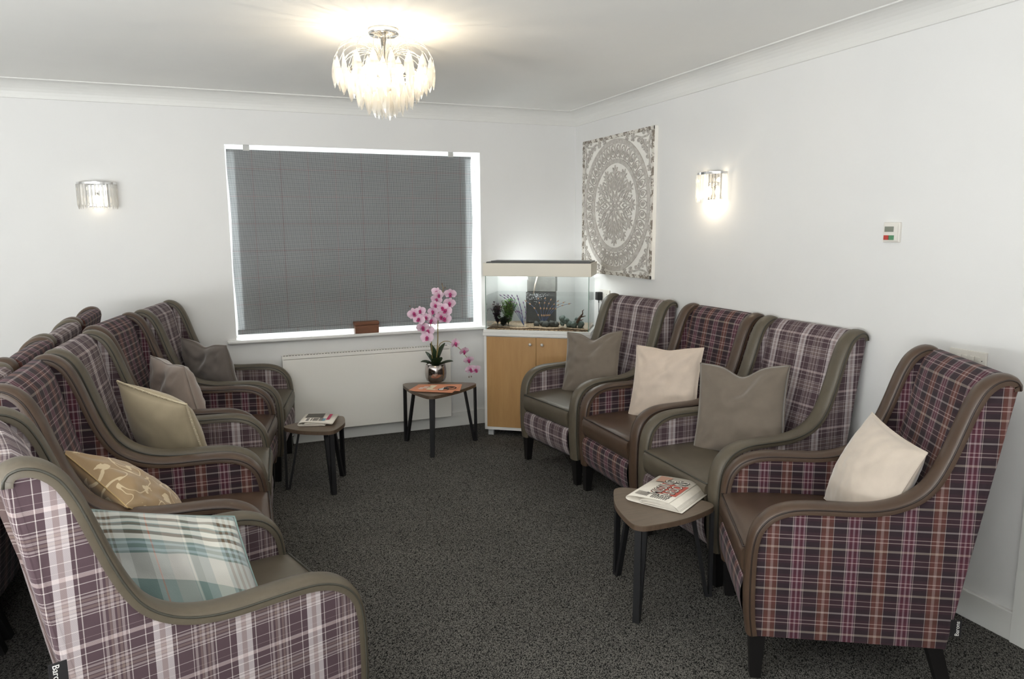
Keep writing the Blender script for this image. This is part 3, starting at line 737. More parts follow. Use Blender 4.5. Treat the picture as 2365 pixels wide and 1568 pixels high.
leaflet('orange leaflet mostly covered by the other one on the orchid table', (-1.268, -.475), math.radians(-22), .4155, False)
leaflet('top orange leaflet with printed bicycle lying before the orchid pot', (-1.305, -.505), math.radians(-33), .419, True)

# ------------------------------------------------------------------ orchid
OY = -.30
oc = hit(1007, 880, 2, .415); OX = oc.x; OY = oc.y
orc = thing('potted_orchid', 'pink artificial orchid in silver pot on the triangular table', 'plant', (OX, OY, .415))
prof = [(.052, 0), (.066, .008), (.074, .03), (.077, .06), (.075, .09), (.070, .122), (.067, .124), (.066, .112)]
G().lathe(prof, 32).out('pot', silver_pot, orc, True)
G().lathe([(.066, .104), (.03, .110), (.001, .112)], 20).out('moss', plain('moss', (52, 46, 32), .9, mottle=.3, mscale=60, bumpy=.6, bscale=90), orc, True)
leaf_m = plain('orchid_leaf', (52, 68, 44), .35, mottle=.15, mscale=12); stem_m = plain('orchid_stem', (150, 130, 78), .5); bud_m = plain('orchid_bud', (120, 96, 86), .5)
def leaf(base, d, L, wd, droop):
    V = []; F = []; n = 8; d = Vector(d).normalized(); sd = d.cross(Vector((0, 0, 1))).normalized() if abs(d.z) < .98 else Vector((1, 0, 0)); up = sd.cross(d)
    for i in range(n+1):
        s = i/n; c = Vector(base)+d*L*s+Vector((0, 0, -1))*droop*s*s; ww = wd*math.sin(PI*min(1, (s*.93+.05)))**.7
        for k in (-1, -.5, 0, .5, 1): V.append(c+sd*ww*k/2+up*abs(k)*ww*.22)
    for i in range(n):
        for k in range(4): F.append((i*5+k, i*5+k+1, i*5+k+6, i*5+k+5))
    V2 = [v-up*.0022 for v in V]; m_ = len(V)
    F += [tuple(q+m_ for q in reversed(f)) for f in F]
    V += V2
    mk('leaf', V, F, leaf_m, orc, True)
Rv, Fv = Vector((CR.x, CR.y, 0)).normalized(), Vector((CF.x, CF.y, 0)).normalized()
for (a, b, u, L, wd, dr) in ((-.75, -.3, .55, .13, .075, .03), (-.45, -.6, .6, .11, .08, .03), (-.25, .1, 1.1, .17, .075, 0), (.45, .2, 1.1, .18, .095, 0), (.85, -.3, .45, .15, .07, .02), (.3, -.6, .8, .13, .08, .02), (-.6, .3, .9, .14, .05, .01), (.0, -.7, .7, .11, .055, .02), (-.5, -.2, 1.0, .10, .03, 0)):
    leaf((0, 0, .105), Rv*a+Fv*b+Vector((0, 0, u)), L, wd, dr)
def opx(x, y, off=0): q = hit(x, y, 1, OY+off); return q-Vector((OX, OY, .415))
def px6(cx, cy): return 930+cx/6.53, 640+cy/6.53
s1 = [Vector((0, 0, .09))]+[opx(*px6(a, b)) for a, b in ((528, 1000), (530, 760), (535, 560), (560, 400), (600, 250), (612, 170), (590, 110))]
s2 = [Vector((-.02, 0, .09))]+[opx(*px6(a, b)) for a, b in ((435, 1010), (430, 850), (420, 720), (360, 640), (230, 600), (130, 560), (115, 515))]
s3 = [Vector((.0, 0, .13))]+[opx(*px6(a, b)) for a, b in ((548, 1040), (600, 980), (660, 965), (730, 985), (850, 1070), (920, 1150), (990, 1250), (1020, 1370), (1030, 1440))]
def sm3(pl, k=4):
    out = []
    for i in range(len(pl)-1):
        p0 = pl[max(i-1, 0)]; p1 = pl[i]; p2 = pl[i+1]; p3 = pl[min(i+2, len(pl)-1)]
        for q in range(k):
            t = q/k; out.append(.5*((2*p1)+(p2-p0)*t+(2*p0-5*p1+4*p2-p3)*t*t+(3*p1-p0-3*p2+p3)*t**3))
    return out+[pl[-1]]
for s, r in ((s1, .0042), (s2, .0038), (s3, .0028)):
    p_ = sm3(s); G().tube(p_, [r*(1-.55*i/len(p_)) for i in range(len(p_))], 6).out('stem', stem_m, orc, True)
for a, b in ((595, 100), (640, 160), (120, 520), (110, 440), (1000, 1505), (1036, 1498)):
    q = opx(*px6(a, b)); g = G(); g.lathe([(.0005, -.007), (.004, -.004), (.005, 0), (.003, .005), (.0005, .007)], 8, q); g.out('bud', bud_m, orc, True)
def petal_mat():
    m, nt, b, o = newmat('orchid_petal'); uv = N(nt, 'ShaderNodeUVMap'); sep = N(nt, 'ShaderNodeSeparateXYZ'); nt.links.new(uv.outputs[0], sep.inputs[0])
    f = math_n(nt, 'POWER', math_n(nt, 'SUBTRACT', 1.0, sep.outputs[0]), 2.4)
    nt.links.new(mixc(nt, f, col4((240, 214, 229)), col4((206, 128, 174))), b.inputs['Base Color']); b.inputs['Roughness'].default_value = .6
    b.inputs['Subsurface Weight'].default_value = .0
    return m
PM = petal_mat(); LIP = plain('orchid_lip', (178, 54, 116), .5)
def flower_mesh(kind):
    V = []; F = []; U = []
    def petal(ang, L, wd, cup, zo):
        b = len(V); n = 6; m_ = 4
        for i in range(n+1):
            s = i/n; ww = wd*math.sin(PI*min(.995, .06+s*.9))**.6
            for k in range(m_+1):
                t = -1+2*k/m_; lx = s*L; ly = t*ww/2; lz = zo+cup*s*s*L-.10*abs(t)*ww+.0015*math.sin(s*9+t*4)
                V.append((lx*math.cos(ang)-ly*math.sin(ang), lx*math.sin(ang)+ly*math.cos(ang), lz)); U.append((s, t))
        for i in range(n):
            for k in range(m_): q = b+i*(m_+1)+k; F.append((q, q+1, q+m_+2, q+m_+1))
    for a in (90, 215, 325): petal(math.radians(a), .034, .024, .12, 0)
    for a in (10, 170): petal(math.radians(a), .039, .044, .1, .003)
    return V, F, U
fV, fF, fU = flower_mesh(0); fo = mk('flower', fV, fF, PM, None, True, fU); FM = fo.data; bpy.data.objects.remove(fo)
g = G(); g.lathe([(.001, .0), (.006, .002), (.009, .008), (.008, .014), (.0035, .018), (.001, .0185)], 9); g.add([(-.003, 0, .012), (.003, 0, .012), (.010, -.014, .014), (0, -.018, .018), (-.010, -.014, .014)], [(0, 1, 2, 3, 4)])
fo = g.out('lip', LIP, None, True); LM = fo.data; bpy.data.objects.remove(fo)
FLW = [(515, 230, 1.0), (720, 250, 1.1), (510, 335, 1.0), (700, 390, 1.15), (485, 425, .95), (655, 505, 1.2), (460, 515, 1.0), (630, 625, 1.2), (440, 650, 1.1), (355, 605, .9), (265, 515, 1.0), (170, 550, 1.15), (245, 640, 1.1), (300, 755, 1.15), (375, 815, 1.2), (370, 915, 1.15), (600, 470, 1.1), (575, 590, 1.1),
       (785, 1000, 1.1), (920, 1115, 1.0), (995, 1245, .95), (1020, 1385, 1.0), (1095, 1395, 1.0), (540, 270, .9)]
for i, (a, b, sc) in enumerate(FLW):
    q = opx(*px6(a, b), off=-.02-.03*random.random())
    o = link('flower', FM, orc, q); d = (CAM-(q+Vector((OX, OY, .415)))).normalized()
    d = (d+Rv*random.uniform(-.55, .55)+Vector((0, 0, random.uniform(-.5, .2)))).normalized()
    if i > 17 and i < 23: d = (d+Rv*.6+Vector((0, 0, -.3))).normalized()
    o.rotation_euler = (d.to_track_quat('Z', 'Y').to_matrix() @ Matrix.Rotation(random.uniform(-.4, .4), 3, 'Z')).to_euler(); o.scale = (sc*1.08,)*3
    link('lip', LM, o)

def bulb_mat(name, st, c):
    m, nt, b, o = newmat(name); nt.nodes.remove(b); e = N(nt, 'ShaderNodeEmission'); e.inputs[0].default_value = (*c, 1); e.inputs[1].default_value = st; nt.links.new(e.outputs[0], o.inputs[0]); return m
bulb_m = bulb_mat('bulb_glow', 5, (1, .82, .58)); bulb_dim = bulb_mat('bulb_glow_dim', 2.5, (1, .85, .62))
def lamp(name, loc, power, r=.02, c=(1, .84, .62), parent=None):
    l = bpy.data.lights.new(name, 'POINT'); l.energy = power; l.shadow_soft_size = r; l.color = c
    o = bpy.data.objects.new(name, l); C.objects.link(o); o.location = loc
    if parent: o.parent = parent
    return o
# ------------------------------------------------------------------ aquarium and cabinet
AQ = (-.886, -.328); AR = math.radians(-34.59); AW, AD = .76, .375
oak = wood('oak_veneer', (166, 124, 76), (196, 156, 104), (9, 9, 1.1), .4, 3.0)
cab = thing('aquarium_cabinet', 'white and oak two-door cabinet standing across the corner under the fish tank', 'cabinet', (AQ[0], AQ[1], 0), AR)
g = G(); g.box((0, .0, .045), (.018, AD, .735)); g.box((AW-.018, 0, .045), (AW, AD, .735)); g.box((0, .0, .045), (AW, AD, .066)); g.box((0, AD-.01, .06), (AW, AD, .735)); g.box((0, .016, .70), (AW, AD, .735))
g.out('carcass', gloss_white, cab)
G().rbox((-.008, -.006, .735), (AW+.008, AD, .756), .003).out('cabinet_top', gloss_white, cab)
for i, (a, b, k) in enumerate(((.019, .379, .340), (.381, AW-.019, .425))):
    dr = G().rbox((a, -.004, .067), (b, .014, .728), .002).out('door', oak, cab)
    kb = G().lathe([(.004, 0), (.004, .010), (.010, .013), (.0115, .019), (.010, .025), (.004, .028)], 14).out('knob', plain('brushed_knob', (206, 202, 196), .35, .3), dr, True, (k, -.004, .682)); kb.rotation_euler = (PI/2, 0, 0)
for x in (.02, AW-.06):
    for y in (.02, AD-.06): G().box((x, y, 0), (x+.04, y+.04, .045)).out('foot', plain('foot_grey', (176, 178, 178), .5), cab)
tk = thing('aquarium', 'glass fish tank with white hood on the corner cabinet', 'fish tank', (AQ[0], AQ[1], .7565), AR)
Z0 = .7565
G().rbox((-.004, -.003, 0), (AW+.004, AD-.002, .022), .003).out('base_trim', gloss_white, tk)
tank_glass = seethrough('tank_glass', (.985, .996, .991), .02); green_edge = plain('glass_edge', (98, 128, 112), .3)
ZG0, ZG1 = .022, .408
for nm, a, b in (('front_pane', (.012, .008, ZG0), (AW-.012, .013, ZG1)), ('rear_pane', (.012, AD-.016, ZG0), (AW-.012, AD-.011, ZG1)), ('side_pane', (.012, .013, ZG0), (.017, AD-.016, ZG1)), ('side_pane', (AW-.017, .013, ZG0), (AW-.012, AD-.016, ZG1))):
    G().box(a, b).out(nm, tank_glass, tk)
for x in (.011, AW-.016): G().box((x, .0075, ZG0), (x+.005, .0085, ZG1)).out('glass_edge', green_edge, tk)
hm = plain('hood_white', (226, 220, 206), .45)
g = G(); g.rbox((-.003, -.008, .403), (AW+.003, .002, .494), .003); g.rbox((-.003, .002, .403), (.007, AD-.016, .494), .003); g.rbox((AW-.007, .002, .403), (AW+.003, AD-.016, .494), .003); g.box((.007, .002, .486), (AW-.007, AD-.016, .494))
hd = g.out('hood', hm, tk)
G().tube([(.06, AD-.009, .402), (AW-.06, AD-.009, .402)], .006, 10).out('assumed_lamp_tube', bulb_mat('tube_glow', 12, (.93, .98, 1)), tk, True)  # assumed tube, unseen behind the hood
for k in range(4): lamp('assumed_tank_light', (.245+.09*k, AD+.0035, .406), .22, .005, (.93, .98, 1), tk)  # assumed lights beside the tube, for the tank and the corner
g = G(); g.box((.02, .005, .4945), (AW-.01, .012, .499)); g.box((.02, .012, .494), (AW-.01, AD-.04, .5025)); g.box((.05, .03, .5025), (AW-.01, .06, .509))
g.out('lid', plain('lid_black', (44, 42, 40), .35), tk)
G().box((.0175, .0135, .045), (AW-.0175, AD-.0165, .267)).out('water', seethrough('water', (.982, .995, .990), .0), tk)
gr = G()
nx_, ny_ = 56, 26; V = []
for j in range(ny_+1):
    for i in range(nx_+1):
        x = .0176+(AW-.0352)*i/nx_; y = .0136+(AD-.0302)*j/ny_
        V.append((x, y, .040+.010*noise.noise((x*6, y*6, 0))+.004*noise.noise((x*70, y*70, 1))))
gr.add(V, [(j*(nx_+1)+i, j*(nx_+1)+i+1, (j+1)*(nx_+1)+i+1, (j+1)*(nx_+1)+i) for j in range(ny_) for i in range(nx_)])
gr.box((.018, .014, .0221), (AW-.018, AD-.017, .030))
def gravel_m():
    m, nt, b, o = newmat('gravel'); v = coords(nt); vo = N(nt, 'ShaderNodeTexVoronoi'); vo.inputs['Scale'].default_value = 190; nt.links.new(v, vo.inputs['Vector'])
    r = N(nt, 'ShaderNodeValToRGB'); r.color_ramp.elements[0].color = col4((92, 70, 52)); r.color_ramp.elements[1].color = col4((206, 176, 142))
    sp = N(nt, 'ShaderNodeSeparateXYZ'); nt.links.new(vo.outputs['Color'], sp.inputs[0]); nt.links.new(sp.outputs[0], r.inputs[0]); nt.links.new(r.outputs[0], b.inputs['Base Color']); b.inputs['Roughness'].default_value = .7
    bump(nt, b, vo.outputs['Distance'], .8, .004); return m
hl = area('assumed_tank_lamp', (AW/2, AD*.45, .478), (0, 0, -1), .6, .12, 2.6, (.95, .99, 1)); hl.parent = tk  # assumed lamp, added under the hood to brighten the tank interior
go = gr.out('gravel_bed', gravel_m(), tk, True); go['kind'] = 'stuff'
def aq(o): o.location = (AQ[0], AQ[1], Z0); o.rotation_euler = (0, 0, AR); return o
fl = thing('aquarium_filter', 'black internal filter box at the middle back of the fish tank', 'filter', (AQ[0], AQ[1], Z0), AR)
FX0, FX1 = .252, .465
fbm = plain('filter_black', (46, 46, 45), .5, mottle=.35, mscale=14)
G().rbox((FX0, AD-.11, .045), (FX1, AD-.018, .27), .004).out('filter_lower', fbm, fl)
G().rbox((FX0+.008, AD-.105, .273), (FX1+.006, AD-.018, .40), .004).out('filter_upper', plain('filter_grey', (96, 96, 92), .5, mottle=.3, mscale=12), fl)
G().tube([(FX0+.09, AD-.115, .40), (FX0+.075, AD-.14, .33), (FX0+.065, AD-.15, .26)], .005).out('outlet_pipe', plain('pipe_pale', (170, 160, 148), .4), fl, True)
bubb = G()
for i in range(150):
    a = random.gauss(0, .035); x = FX0+.085+a; z = .262-abs(random.gauss(0, .028)); y = AD-.135+random.gauss(0, .012); r = random.uniform(.0010, .0024)
    bubb.lathe([(.0002, -r), (r*.8, -r*.5), (r*.8, r*.5), (.0002, r)], 5, (x, y, z))
b_ = bubb.out('air_bubbles', plain('bubble_white', (226, 232, 236), .15), fl, True); b_['kind'] = 'stuff'
def frond_plant(name, label, x, y, mats, n, hgt, spread, bush, leafL, leafW, cat='water plant'):
    t = thing(name, label, cat, (0, 0, 0)); aq(t)
    st = G(); fo_ = G()
    for i in range(n):
        a = random.uniform(0, 2*PI); sp = random.uniform(.1, 1)*spread; h = hgt*random.uniform(.65, 1)
        pts = [Vector((x+sp*math.cos(a)*s**1.3, y+sp*math.sin(a)*.5*s**1.3, .042+h*s)) for s in (0, .25, .5, .75, 1)]
        st.tube(pts, .0014, 5)
        for k in range(bush):
            s = random.uniform(.15, 1); j = min(3, int(s*4)); q = pts[j].lerp(pts[j+1], s*4-j)
            b = random.uniform(0, 2*PI); d = Vector((math.cos(b), math.sin(b)*.7, random.uniform(-.1, .7))).normalized(); sd = d.cross(Vector((0, 0, 1))).normalized()*leafW; L = leafL*random.uniform(.6, 1.1)
            fo_.add([q, q+d*L*.5+sd, q+d*L, q+d*L*.5-sd], [(0, 1, 2, 3)])
    st.out('stems', mats[0], t, True); f_ = fo_.out('foliage', mats[1], t); f_['kind'] = 'stuff'
    return t
pg, pg2 = plain('aq_green', (96, 138, 62), .5, mottle=.25, mscale=30), plain('aq_green_dark', (56, 66, 46), .6)
frond_plant('water_plant', 'feathery green plastic plant at the left of the fish tank', .150, .13, (pg2, pg), 34, .19, .065, 60, .030, .0045)
frond_plant('water_plant', 'dark purple leafy plastic plant in the left corner of fish tank', .075, .11, (pg2, plain('aq_purple', (82, 62, 78), .5, mottle=.3, mscale=40)), 24, .17, .055, 34, .018, .0095)
frond_plant('water_plant', 'low dark green plant at the left front of fish tank gravel', .125, .07, (pg2, plain('aq_dark', (50, 58, 44), .6)), 24, .07, .08, 30, .022, .008)
def bead_plant(label, stems, c1, c2):
    t = thing('water_plant', label, 'water plant'); aq(t); st = G(); bd = {0: G(), 1: G()}
    for pts in stems:
        P_ = sm3([Vector(p_) for p_ in pts], 5); st.tube(P_, .0016, 5)
        for i in range(3, len(P_)-1, 2):
            d = (P_[i+1]-P_[i-1]).normalized(); a = d.orthogonal().normalized(); b = d.cross(a); L = .012
            q = P_[i]; r = .0065
            bd[i % 2].add([q-d*L, q+a*r, q+b*r, q-a*r, q-b*r, q+d*L], [(0, 1, 2), (0, 2, 3), (0, 3, 4), (0, 4, 1), (5, 2, 1), (5, 3, 2), (5, 4, 3), (5, 1, 4)])
    st.out('stems', c1, t, True)
    bd[0].out('beads', c1, t); bd[1].out('beads', c2, t)
bl_, pu_ = plain('aq_blue', (74, 92, 136), .45), plain('aq_mauve', (132, 108, 142), .45)
bead_plant('blue and mauve beaded stem plant fanning out left of the filter', [[(.27, .1, .045), (.27-.12*k, .1+.02*k, .045+.17*(1-.3*abs(k-.7))), (.27-.2*k, .1, .045+.22)] for k in (.25, .45, .6, .75, .9)]+[[(.27, .1, .045), (.285, .1, .14), (.265, .1, .22)], [(.27, .1, .045), (.25, .12, .15), (.225, .1, .25)]], bl_, pu_)
bead_plant('blue and ochre beaded stem plant in front of the filter', [[(.40, .15, .045), (.40+.1*k, .14, .045+.12), (.40+.22*k, .13, .045+.21-.05*abs(k))] for k in (-.6, -.15, .1, .3, .55, .75, .95)], bl_, plain('aq_ochre', (168, 132, 104), .5))
def blob(name, label, cs, mat, cat='ornament'):
    t = thing(name, label, cat); aq(t); 
    bm = bmesh.new()
    for (x, y, z, r) in cs:
        r_ = bmesh.ops.create_icosphere(bm, subdivisions=2, radius=r, matrix=Matrix.Translation((x, y, z)))
        for v in r_['verts']:
            v.co += (v.co-Vector((x, y, z)))*.35*noise.noise(v.co*60)
    me = bpy.data.meshes.new('body'); bm.to_mesh(me); bm.free(); me.materials.append(mat)
    for p_ in me.polygons: p_.use_smooth = True
    link('body', me, t); return t
rock_m = plain('aq_rock', (74, 84, 78), .7, mottle=.35, mscale=50)
blob('stone_ornament', 'dark green knobbly ornament arching on the gravel right of filter', [(.55, .10, .10, .024), (.575, .10, .085, .025), (.60, .10, .062, .026), (.63, .10, .058, .027), (.655, .10, .075, .024), (.655, .10, .095, .018), (.68, .10, .062, .026), (.55, .10, .065, .018)], rock_m)
blob('stone_ornament', 'dark rough rock lying at the foot of the filter', [(.36, .11, .055, .022), (.43, .10, .055, .028), (.47, .11, .062, .024), (.50, .12, .055, .022), (.40, .12, .06, .02)], plain('aq_rock2', (52, 52, 48), .7, mottle=.4, mscale=40))
dw = thing('driftwood', 'small dark branching driftwood at the right end of fish tank', 'driftwood'); aq(dw)
g = G(); p0 = Vector((.655, .08, .075))
g.tube([p0, p0+Vector((.02, 0, .035)), p0+Vector((.035, 0, .055))], [.010, .009, .007], 7); g.tube([p0+Vector((.03, 0, .05)), p0+Vector((.042, 0, .065)), p0+Vector((.040, 0, .085)), p0+Vector((.050, 0, .094))], [.007, .005, .004, .002], 6)
g.tube([p0+Vector((.025, 0, .04)), p0+Vector((.048, 0, .047)), p0+Vector((.064, 0, .050))], [.006, .004, .0015], 6); g.tube([p0+Vector((.015, 0, .02)), p0+Vector((.035, 0, .02)), p0+Vector((.047, 0, .026))], [.006, .004, .0015], 6)
g.out('branches', plain('aq_wood', (70, 48, 32), .7, mottle=.3, mscale=40), dw, True)

# ------------------------------------------------------------------ carved wall panel
PS = .966
cp = bpy.data.objects.new('carved_panel', None); C.objects.link(cp); tag(cp, 'square whitewashed carved panel with round mandala pattern on the right wall', 'wall panel')
cp.matrix_world = Matrix(((0, 0, -1, 0), (-1, 0, 0, -.663), (0, 1, 0, 1.1595+PS/2), (0, 0, 0, 1)))
cream_m = plain('panel_cream', (240, 237, 230), .7, mottle=.03, mscale=20)
G().box((-PS/2, -PS/2, .001), (PS/2, PS/2, .026)).out('panel_board', cream_m, cp)
def worn():
    m, nt, b, o = newmat('worn_taupe'); v = coords(nt); f = noise_n(nt, 30, v, 6, .7)
    r = N(nt, 'ShaderNodeValToRGB'); r.color_ramp.elements[0].color = col4((176, 169, 161)); r.color_ramp.elements[1].color = col4((216, 212, 205)); r.color_ramp.elements[0].position = .35; r.color_ramp.elements[1].position = .72
    nt.links.new(f, r.inputs[0]); nt.links.new(r.outputs[0], b.inputs['Base Color']); b.inputs['Roughness'].default_value = .7
    bump(nt, b, f, .2, .001); return m
WT = worn(); z0, z1 = .026, .033
def worn_edge():
    m, nt, b, o = newmat('worn_edge'); v = coords(nt); f = noise_n(nt, 22, v, 6, .75)
    r = N(nt, 'ShaderNodeValToRGB'); r.color_ramp.interpolation = 'CONSTANT'; r.color_ramp.elements[0].color = col4((132, 122, 110)); r.color_ramp.elements[1].color = col4((222, 217, 208)); r.color_ramp.elements[1].position = .5
    nt.links.new(f, r.inputs[0]); nt.links.new(r.outputs[0], b.inputs['Base Color']); b.inputs['Roughness'].default_value = .7; return m
hb = PS/2-.012
WE = worn_edge()
for a in range(4):
    e = G().ribbon([(-PS/2+.001, hb), (PS/2-.001, hb)], .022, z0, z1).out('border_strip', WE, cp); e.rotation_euler = (0, 0, a*PI/2)
def circ(r, n=64, ph=0): return [(r*math.cos(2*PI*i/n+ph), r*math.sin(2*PI*i/n+ph)) for i in range(n)]
G().ribbon(circ(.437, 72), .034, z0, z1, True).out('outer_ring', WT, cp)
G().ribbon(circ(.305, 64), .030, z0, z1, True).out('inner_ring', WT, cp)
g = G(); tear = [(.040*math.cos(t)*1.05, .026*math.sin(t)*(1-.28*math.cos(t))) for t in [2*PI*i/18 for i in range(18)]]
g.ribbon(tear, .0055, z0, z1-.001, True); g.ribbon([((.022-.0011*i)*math.cos(i*.62)-.004, (.018-.0009*i)*math.sin(i*.62)) for i in range(18)], .0036, z0, z1-.001)
g.ribbon([(-.05, -.034), (-.03, -.026), (.02, -.03), (.052, -.037)], .004, z0, z1-.001)
so = g.out('scroll', WT); SM = so.data; bpy.data.objects.remove(so)
for i in range(34):
    a = 2*PI*i/34; o = link('scroll', SM, cp, (.371*math.cos(a), .371*math.sin(a), 0)); o.rotation_euler = (0, 0, a)
def fleur(sz=1):
    g = G()
    for a, L in ((0, .062), (32, .055), (-32, .055), (62, .045), (-62, .045)):
        r = math.radians(a); g.ribbon([(.0, 0), (L*.55*math.cos(r), L*.55*math.sin(r)), (L*math.cos(r*1.1), L*math.sin(r*1.1))], [.007, .015, .006], z0, z1)
    g.ribbon([(-.05, 0), (-.02, 0), (.01, 0)], .012, z0, z1); return g
so = fleur().out('palmette', WT); PMs = so.data; bpy.data.objects.remove(so)
for i in range(12):
    a = 2*PI*i/12+PI/2; o = link('palmette', PMs, cp, (.215*math.cos(a), .215*math.sin(a), 0)); o.rotation_euler = (0, 0, a)
g = G()
for s in (-1, 1): g.ribbon([(0, 0), (.05, s*.030), (.10, s*.034), (.15, s*.012), (.165, 0)], .009, z0, z1)
for s in (-1, 1): g.ribbon([(.05, 0), (.075, s*.013), (.10, s*.010), (.118, 0)], .006, z0, z1)
so = g.out('petal', WT); PTs = so.data; bpy.data.objects.remove(so)
for i in range(12):
    a = 2*PI*i/12+PI/2; o = link('petal', PTs, cp, (.055*math.cos(a), .055*math.sin(a), 0)); o.rotation_euler = (0, 0, a)
for i in range(12):
    a = 2*PI*(i+.5)/12+PI/2; o = link('petal', PTs, cp, (.105*math.cos(a), .105*math.sin(a), -.0006)); o.rotation_euler = (0, 0, a); o.scale = (.8, .62, 1)
g = G(); g.ribbon(circ(.030, 24), .012, z0, z1, True)
for i in range(8):
    a = 2*PI*i/8; g.ribbon([(.036*math.cos(a), .036*math.sin(a)), (.060*math.cos(a), .060*math.sin(a))], [.018, .006], z0, z1)
g.ribbon(circ(.010, 12), .008, z0, z1, True); g.out('rosette', WT, cp)
g = G()
for s in (0, 1):
    f = (lambda x, y: (x, y)) if s == 0 else (lambda x, y: (y, x))
    g.ribbon([f(*p_) for p_ in ((.455, .455), (.40, .43), (.33, .425), (.27, .44), (.215, .435))], .010, z0, z1)
    for cx, cy, r in ((.41, .455, .016), (.36, .452, .014), (.30, .41, .016)):
        g.ribbon([f(cx+(r-.0009*i)*math.cos(i*.6), cy+(r-.0009*i)*math.sin(i*.6)) for i in range(12)], .006, z0, z1)
    for cx, cy in ((.23, .435), (.155, .452)):
        for k in range(5):
            a = 2*PI*k/5; g.ribbon([f(cx+.006*math.cos(a), cy+.006*math.sin(a)), f(cx+.024*math.cos(a), cy+.024*math.sin(a))], [.009, .013], z0, z1)
for cx, cy, R_ in ((.375, .375, .035), (.34, .40, .02), (.40, .34, .02)):
    for k in range(6):
        a = 2*PI*k/6+.3; g.ribbon([(cx+.004*math.cos(a), cy+.004*math.sin(a)), (cx+R_*math.cos(a), cy+R_*math.sin(a))], [.008, R_*.5], z0, z1)
so = g.out('corner_spray', WT); CSs = so.data; bpy.data.objects.remove(so)
for a in range(4): o = link('corner_spray', CSs, cp); o.rotation_euler = (0, 0, a*PI/2)

# ------------------------------------------------------------------ lights
crystal = seethrough('crystal', (.97, .97, .96), .14, .34, (.86, .84, .80), .08)
crystal2 = seethrough('crystal_bar', (.97, .97, .96), .18, .16, (.97, .96, .94), .05)
CX, CY = -1.876, -1.845
ch = thing('chandelier', 'chrome ceiling light with arching wires and tiers of crystal drops', 'chandelier', (CX, CY, H))
G().lathe([(.066, 0), (.067, -.022), (.060, -.028), (.022, -.034), (.020, -.036)], 36).out('ceiling_rose', chrome, ch, True)
G().lathe([(.013, -.034), (.013, -.19), (.03, -.195), (.032, -.205), (.008, -.21)], 18).out('stem', chrome, ch, True)
wire_m = plain('wire_silver', (214, 210, 202), .25, .7)
def drop_mesh():
    g = G(); V = [(0, 0, 0)]; prof_ = [(.011, -.022), (.0205, -.052), (.020, -.08), (.0095, -.112)]
    for r, z in prof_: V += [(r, 0, z), (0, .45*r, z), (-r, 0, z), (0, -.45*r, z)]
    V.append((0, 0, -.130)); n = len(V)-1; F = []
    for k in range(4):
        F.append((0, 1+k, 1+(k+1) % 4)); F.append((n, 13+(k+1) % 4, 13+k))
        for a in range(3): b = 1+4*a; F.append((b+k, b+4+k, b+4+(k+1) % 4, b+(k+1) % 4))
    g.add(V, F); o = g.out('crystal_drop', crystal); m = o.data; bpy.data.objects.remove(o); return m
DM = drop_mesh()
tiers = [(.213, -.125, 18), (.182, -.148, 18), (.150, -.180, 17), (.115, -.210, 14), (.075, -.238, 10), (.030, -.255, 5)]
for ti, (r, z, n) in enumerate(tiers):
    for k in range(n):
        a = 2*PI*(k+.5*(ti % 2))/n+.1; rr = r+random.uniform(-.004, .004)
        o = link('crystal_drop', DM, ch, (rr*math.cos(a), rr*math.sin(a), z)); o.rotation_euler = (0, 0, a+PI/2+random.uniform(-.8, .8))
        if ti < 2:
            pk_ = -.055 if ti == 0 else -.095
            pts = [Vector((.012*math.cos(a), .012*math.sin(a), -.185)), Vector((r*.28*math.cos(a), r*.28*math.sin(a), (pk_-.03 if ti == 0 else pk_-.012))), Vector((r*.58*math.cos(a), r*.58*math.sin(a), pk_)), Vector((r*.87*math.cos(a), r*.87*math.sin(a), pk_-.022)), Vector((rr*math.cos(a), rr*math.sin(a), z))]
            G().tube(sm3(pts, 4), .0015, 5).out('wire_arm', wire_m, ch, True)
G().ribbon(circ(.15, 36), .004, -.181, -.177, True).ribbon(circ(.115, 30), .004, -.211, -.207, True).ribbon(circ(.075, 24), .004, -.239, -.235, True).ribbon(circ(.03, 16), .004, -.256, -.252, True).out('drop_frame', wire_m, ch)
for k in range(5):
    a = 2*PI*k/5+.5; q = (.085*math.cos(a), .085*math.sin(a), -.175)
    G().lathe([(.004, -.02), (.013, -.012), (.015, .0), (.011, .012), (.003, .02)], 12, q).out('bulb', bulb_m, ch, True)
    G().tube([(.02*math.cos(a), .02*math.sin(a), -.198), (q[0], q[1], q[2]-.022)], .005, 6).out('lamp_holder', chrome, ch, True)
    lamp('bulb_light', (q[0]*1.22, q[1]*1.22, q[2]-.004), 1.45, .005, parent=ch)
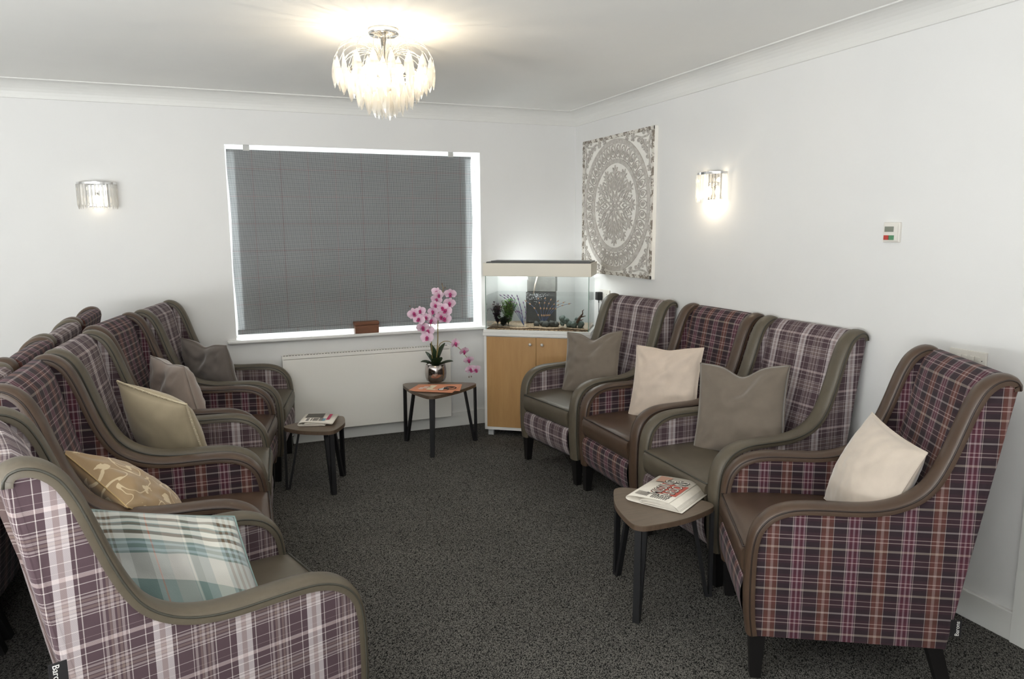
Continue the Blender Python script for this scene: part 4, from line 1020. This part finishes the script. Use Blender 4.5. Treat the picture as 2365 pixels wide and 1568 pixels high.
def sconce(label, loc, rz, bm_, power):
    t = thing('wall_sconce', label, 'wall light', loc, rz, 'crystal wall lights')       # local +y out of the wall, x along it
    n = 24; half = [(-.105, .004)]+[(.105*math.cos(PI-PI*i/n), .004+.082*math.sin(PI*i/n)**.8) for i in range(1, n)]+[(.105, .004)]
    g = G(); g.ribbon(half, .008, -.004, .008); g.out('top_rail', chrome, t)
    g = G(); g.prism([(x*.5, y*.85) for x, y in half], .002, .012); g.out('cap', chrome, t)
    G().rbox((-.055, .0, -.14), (.055, .010, .01), .003).out('back_plate', chrome, t)
    bg = G(); V = []
    for z, s in ((0, 1), (-.125, 1), (-.150, .15)):
        for k in range(6):
            a = 2*PI*k/6; V.append((.0075*s*math.cos(a), .0055*s*math.sin(a)+(0), z))
    bg.add(V, [(k, (k+1) % 6, 6+(k+1) % 6, 6+k) for k in range(6)]+[(6+k, 6+(k+1) % 6, 12+(k+1) % 6, 12+k) for k in range(6)]+[tuple(range(6)), tuple(12+k for k in range(6))])
    o = bg.out('crystal_bar', crystal2); m = o.data; bpy.data.objects.remove(o)
    for i in range(17):
        a = PI-PI*i/16; link('crystal_bar', m, t, (.104*math.cos(a), .008+.080*math.sin(a)**.8, -.004)).rotation_euler = (0, 0, a)
    G().tube([(0, .008, -.06), (0, .04, -.06)], .010).out('lamp_holder', chrome, t, True)
    G().lathe([(.003, -.04), (.014, -.03), (.019, -.012), (.014, .006), (.008, .015)], 14, (0, .042, -.085)).out('bulb', bm_, t, True)
    lamp('sconce_light', (0, .045, -.135), power, .014, parent=t)
    lamp('sconce_light', (0, .045, -.03), power*.35, .01, parent=t)
sconce('crystal bar wall light glowing brightly on the right wall', (0, -1.735, 1.787), PI/2, bulb_m, 1.1)
sconce('crystal bar wall light on the window wall, dimly lit', (-3.278, 0, 1.775), PI, bulb_dim, .07)

# ------------------------------------------------------------------ wall fittings
th = thing('call_panel', 'small white call point with grey screen, red and green buttons on right wall', 'call panel', (0, -2.925, 1.47), PI/2)
G().rbox((-.040, 0, -.041), (.040, .012, .041), .003).out('back_box', plastic_white, th)
G().rbox((-.034, .0115, -.036), (.030, .018, .036), .002).out('face_plate', plastic_white, th)
G().box((-.016, .0178, .002), (.030-.002, .0186, .024)).out('screen', plain('lcd_grey', (128, 132, 120), .25), th)
G().rbox((.006, .0175, -.031), (.029, .021, -.012), .001).out('red_button', plain('btn_red', (186, 66, 58), .4), th)
G().rbox((-.020, .0175, -.031), (.004, .021, -.012), .001).out('green_button', plain('btn_green', (84, 138, 100), .4), th)
sw = thing('double_socket', 'white double wall plate behind the nearest right armchair', 'socket', (0, -3.30, .990), PI/2)
G().rbox((-.073, 0, -.043), (.073, .010, .043), .003).out('wall_plate', plastic_white, sw)
for x in (-.042, -.022, .006, .030): G().rbox((x-.008, .0095, .008), (x+.008, .0150, .024), .001).out('rocker', plastic_white, sw)
G().lathe([(.002, 0), (.002, .0012)], 8).out('indicator', black_plastic, sw, loc=(-.058, .010, .010)).rotation_euler = (-PI/2, 0, 0)
so = thing('wall_socket', 'white double socket on the wall behind the aquarium', 'socket', (0, -.50, 1.0), PI/2)
G().rbox((-.073, 0, -.043), (.073, .010, .043), .003).out('wall_plate', plastic_white, so)
for x in (-.035, .035):
    for dx, dz in ((0, .012), (-.011, -.012), (.011, -.012)): G().box((x+dx-.003, .0098, dz-.003), (x+dx+.003, .0104, dz+.003)).out('socket_hole', slot_dark, so)
pa = thing('plug_adapter', 'black plug-in power adapter in the socket behind the aquarium', 'plug', (0, -.455, .995), PI/2)
G().rbox((-.022, .0105, -.03), (.022, .05, .03), .005).out('adapter_body', black_plastic, pa)
G().tube([(0, .03, -.03), (0, .03, -.05)], .004).tube([(0, .03, -.05), (.003, .028, -.15), (0, .02, -.4)], .0022, 6).out('cord', black_plastic, pa, True)
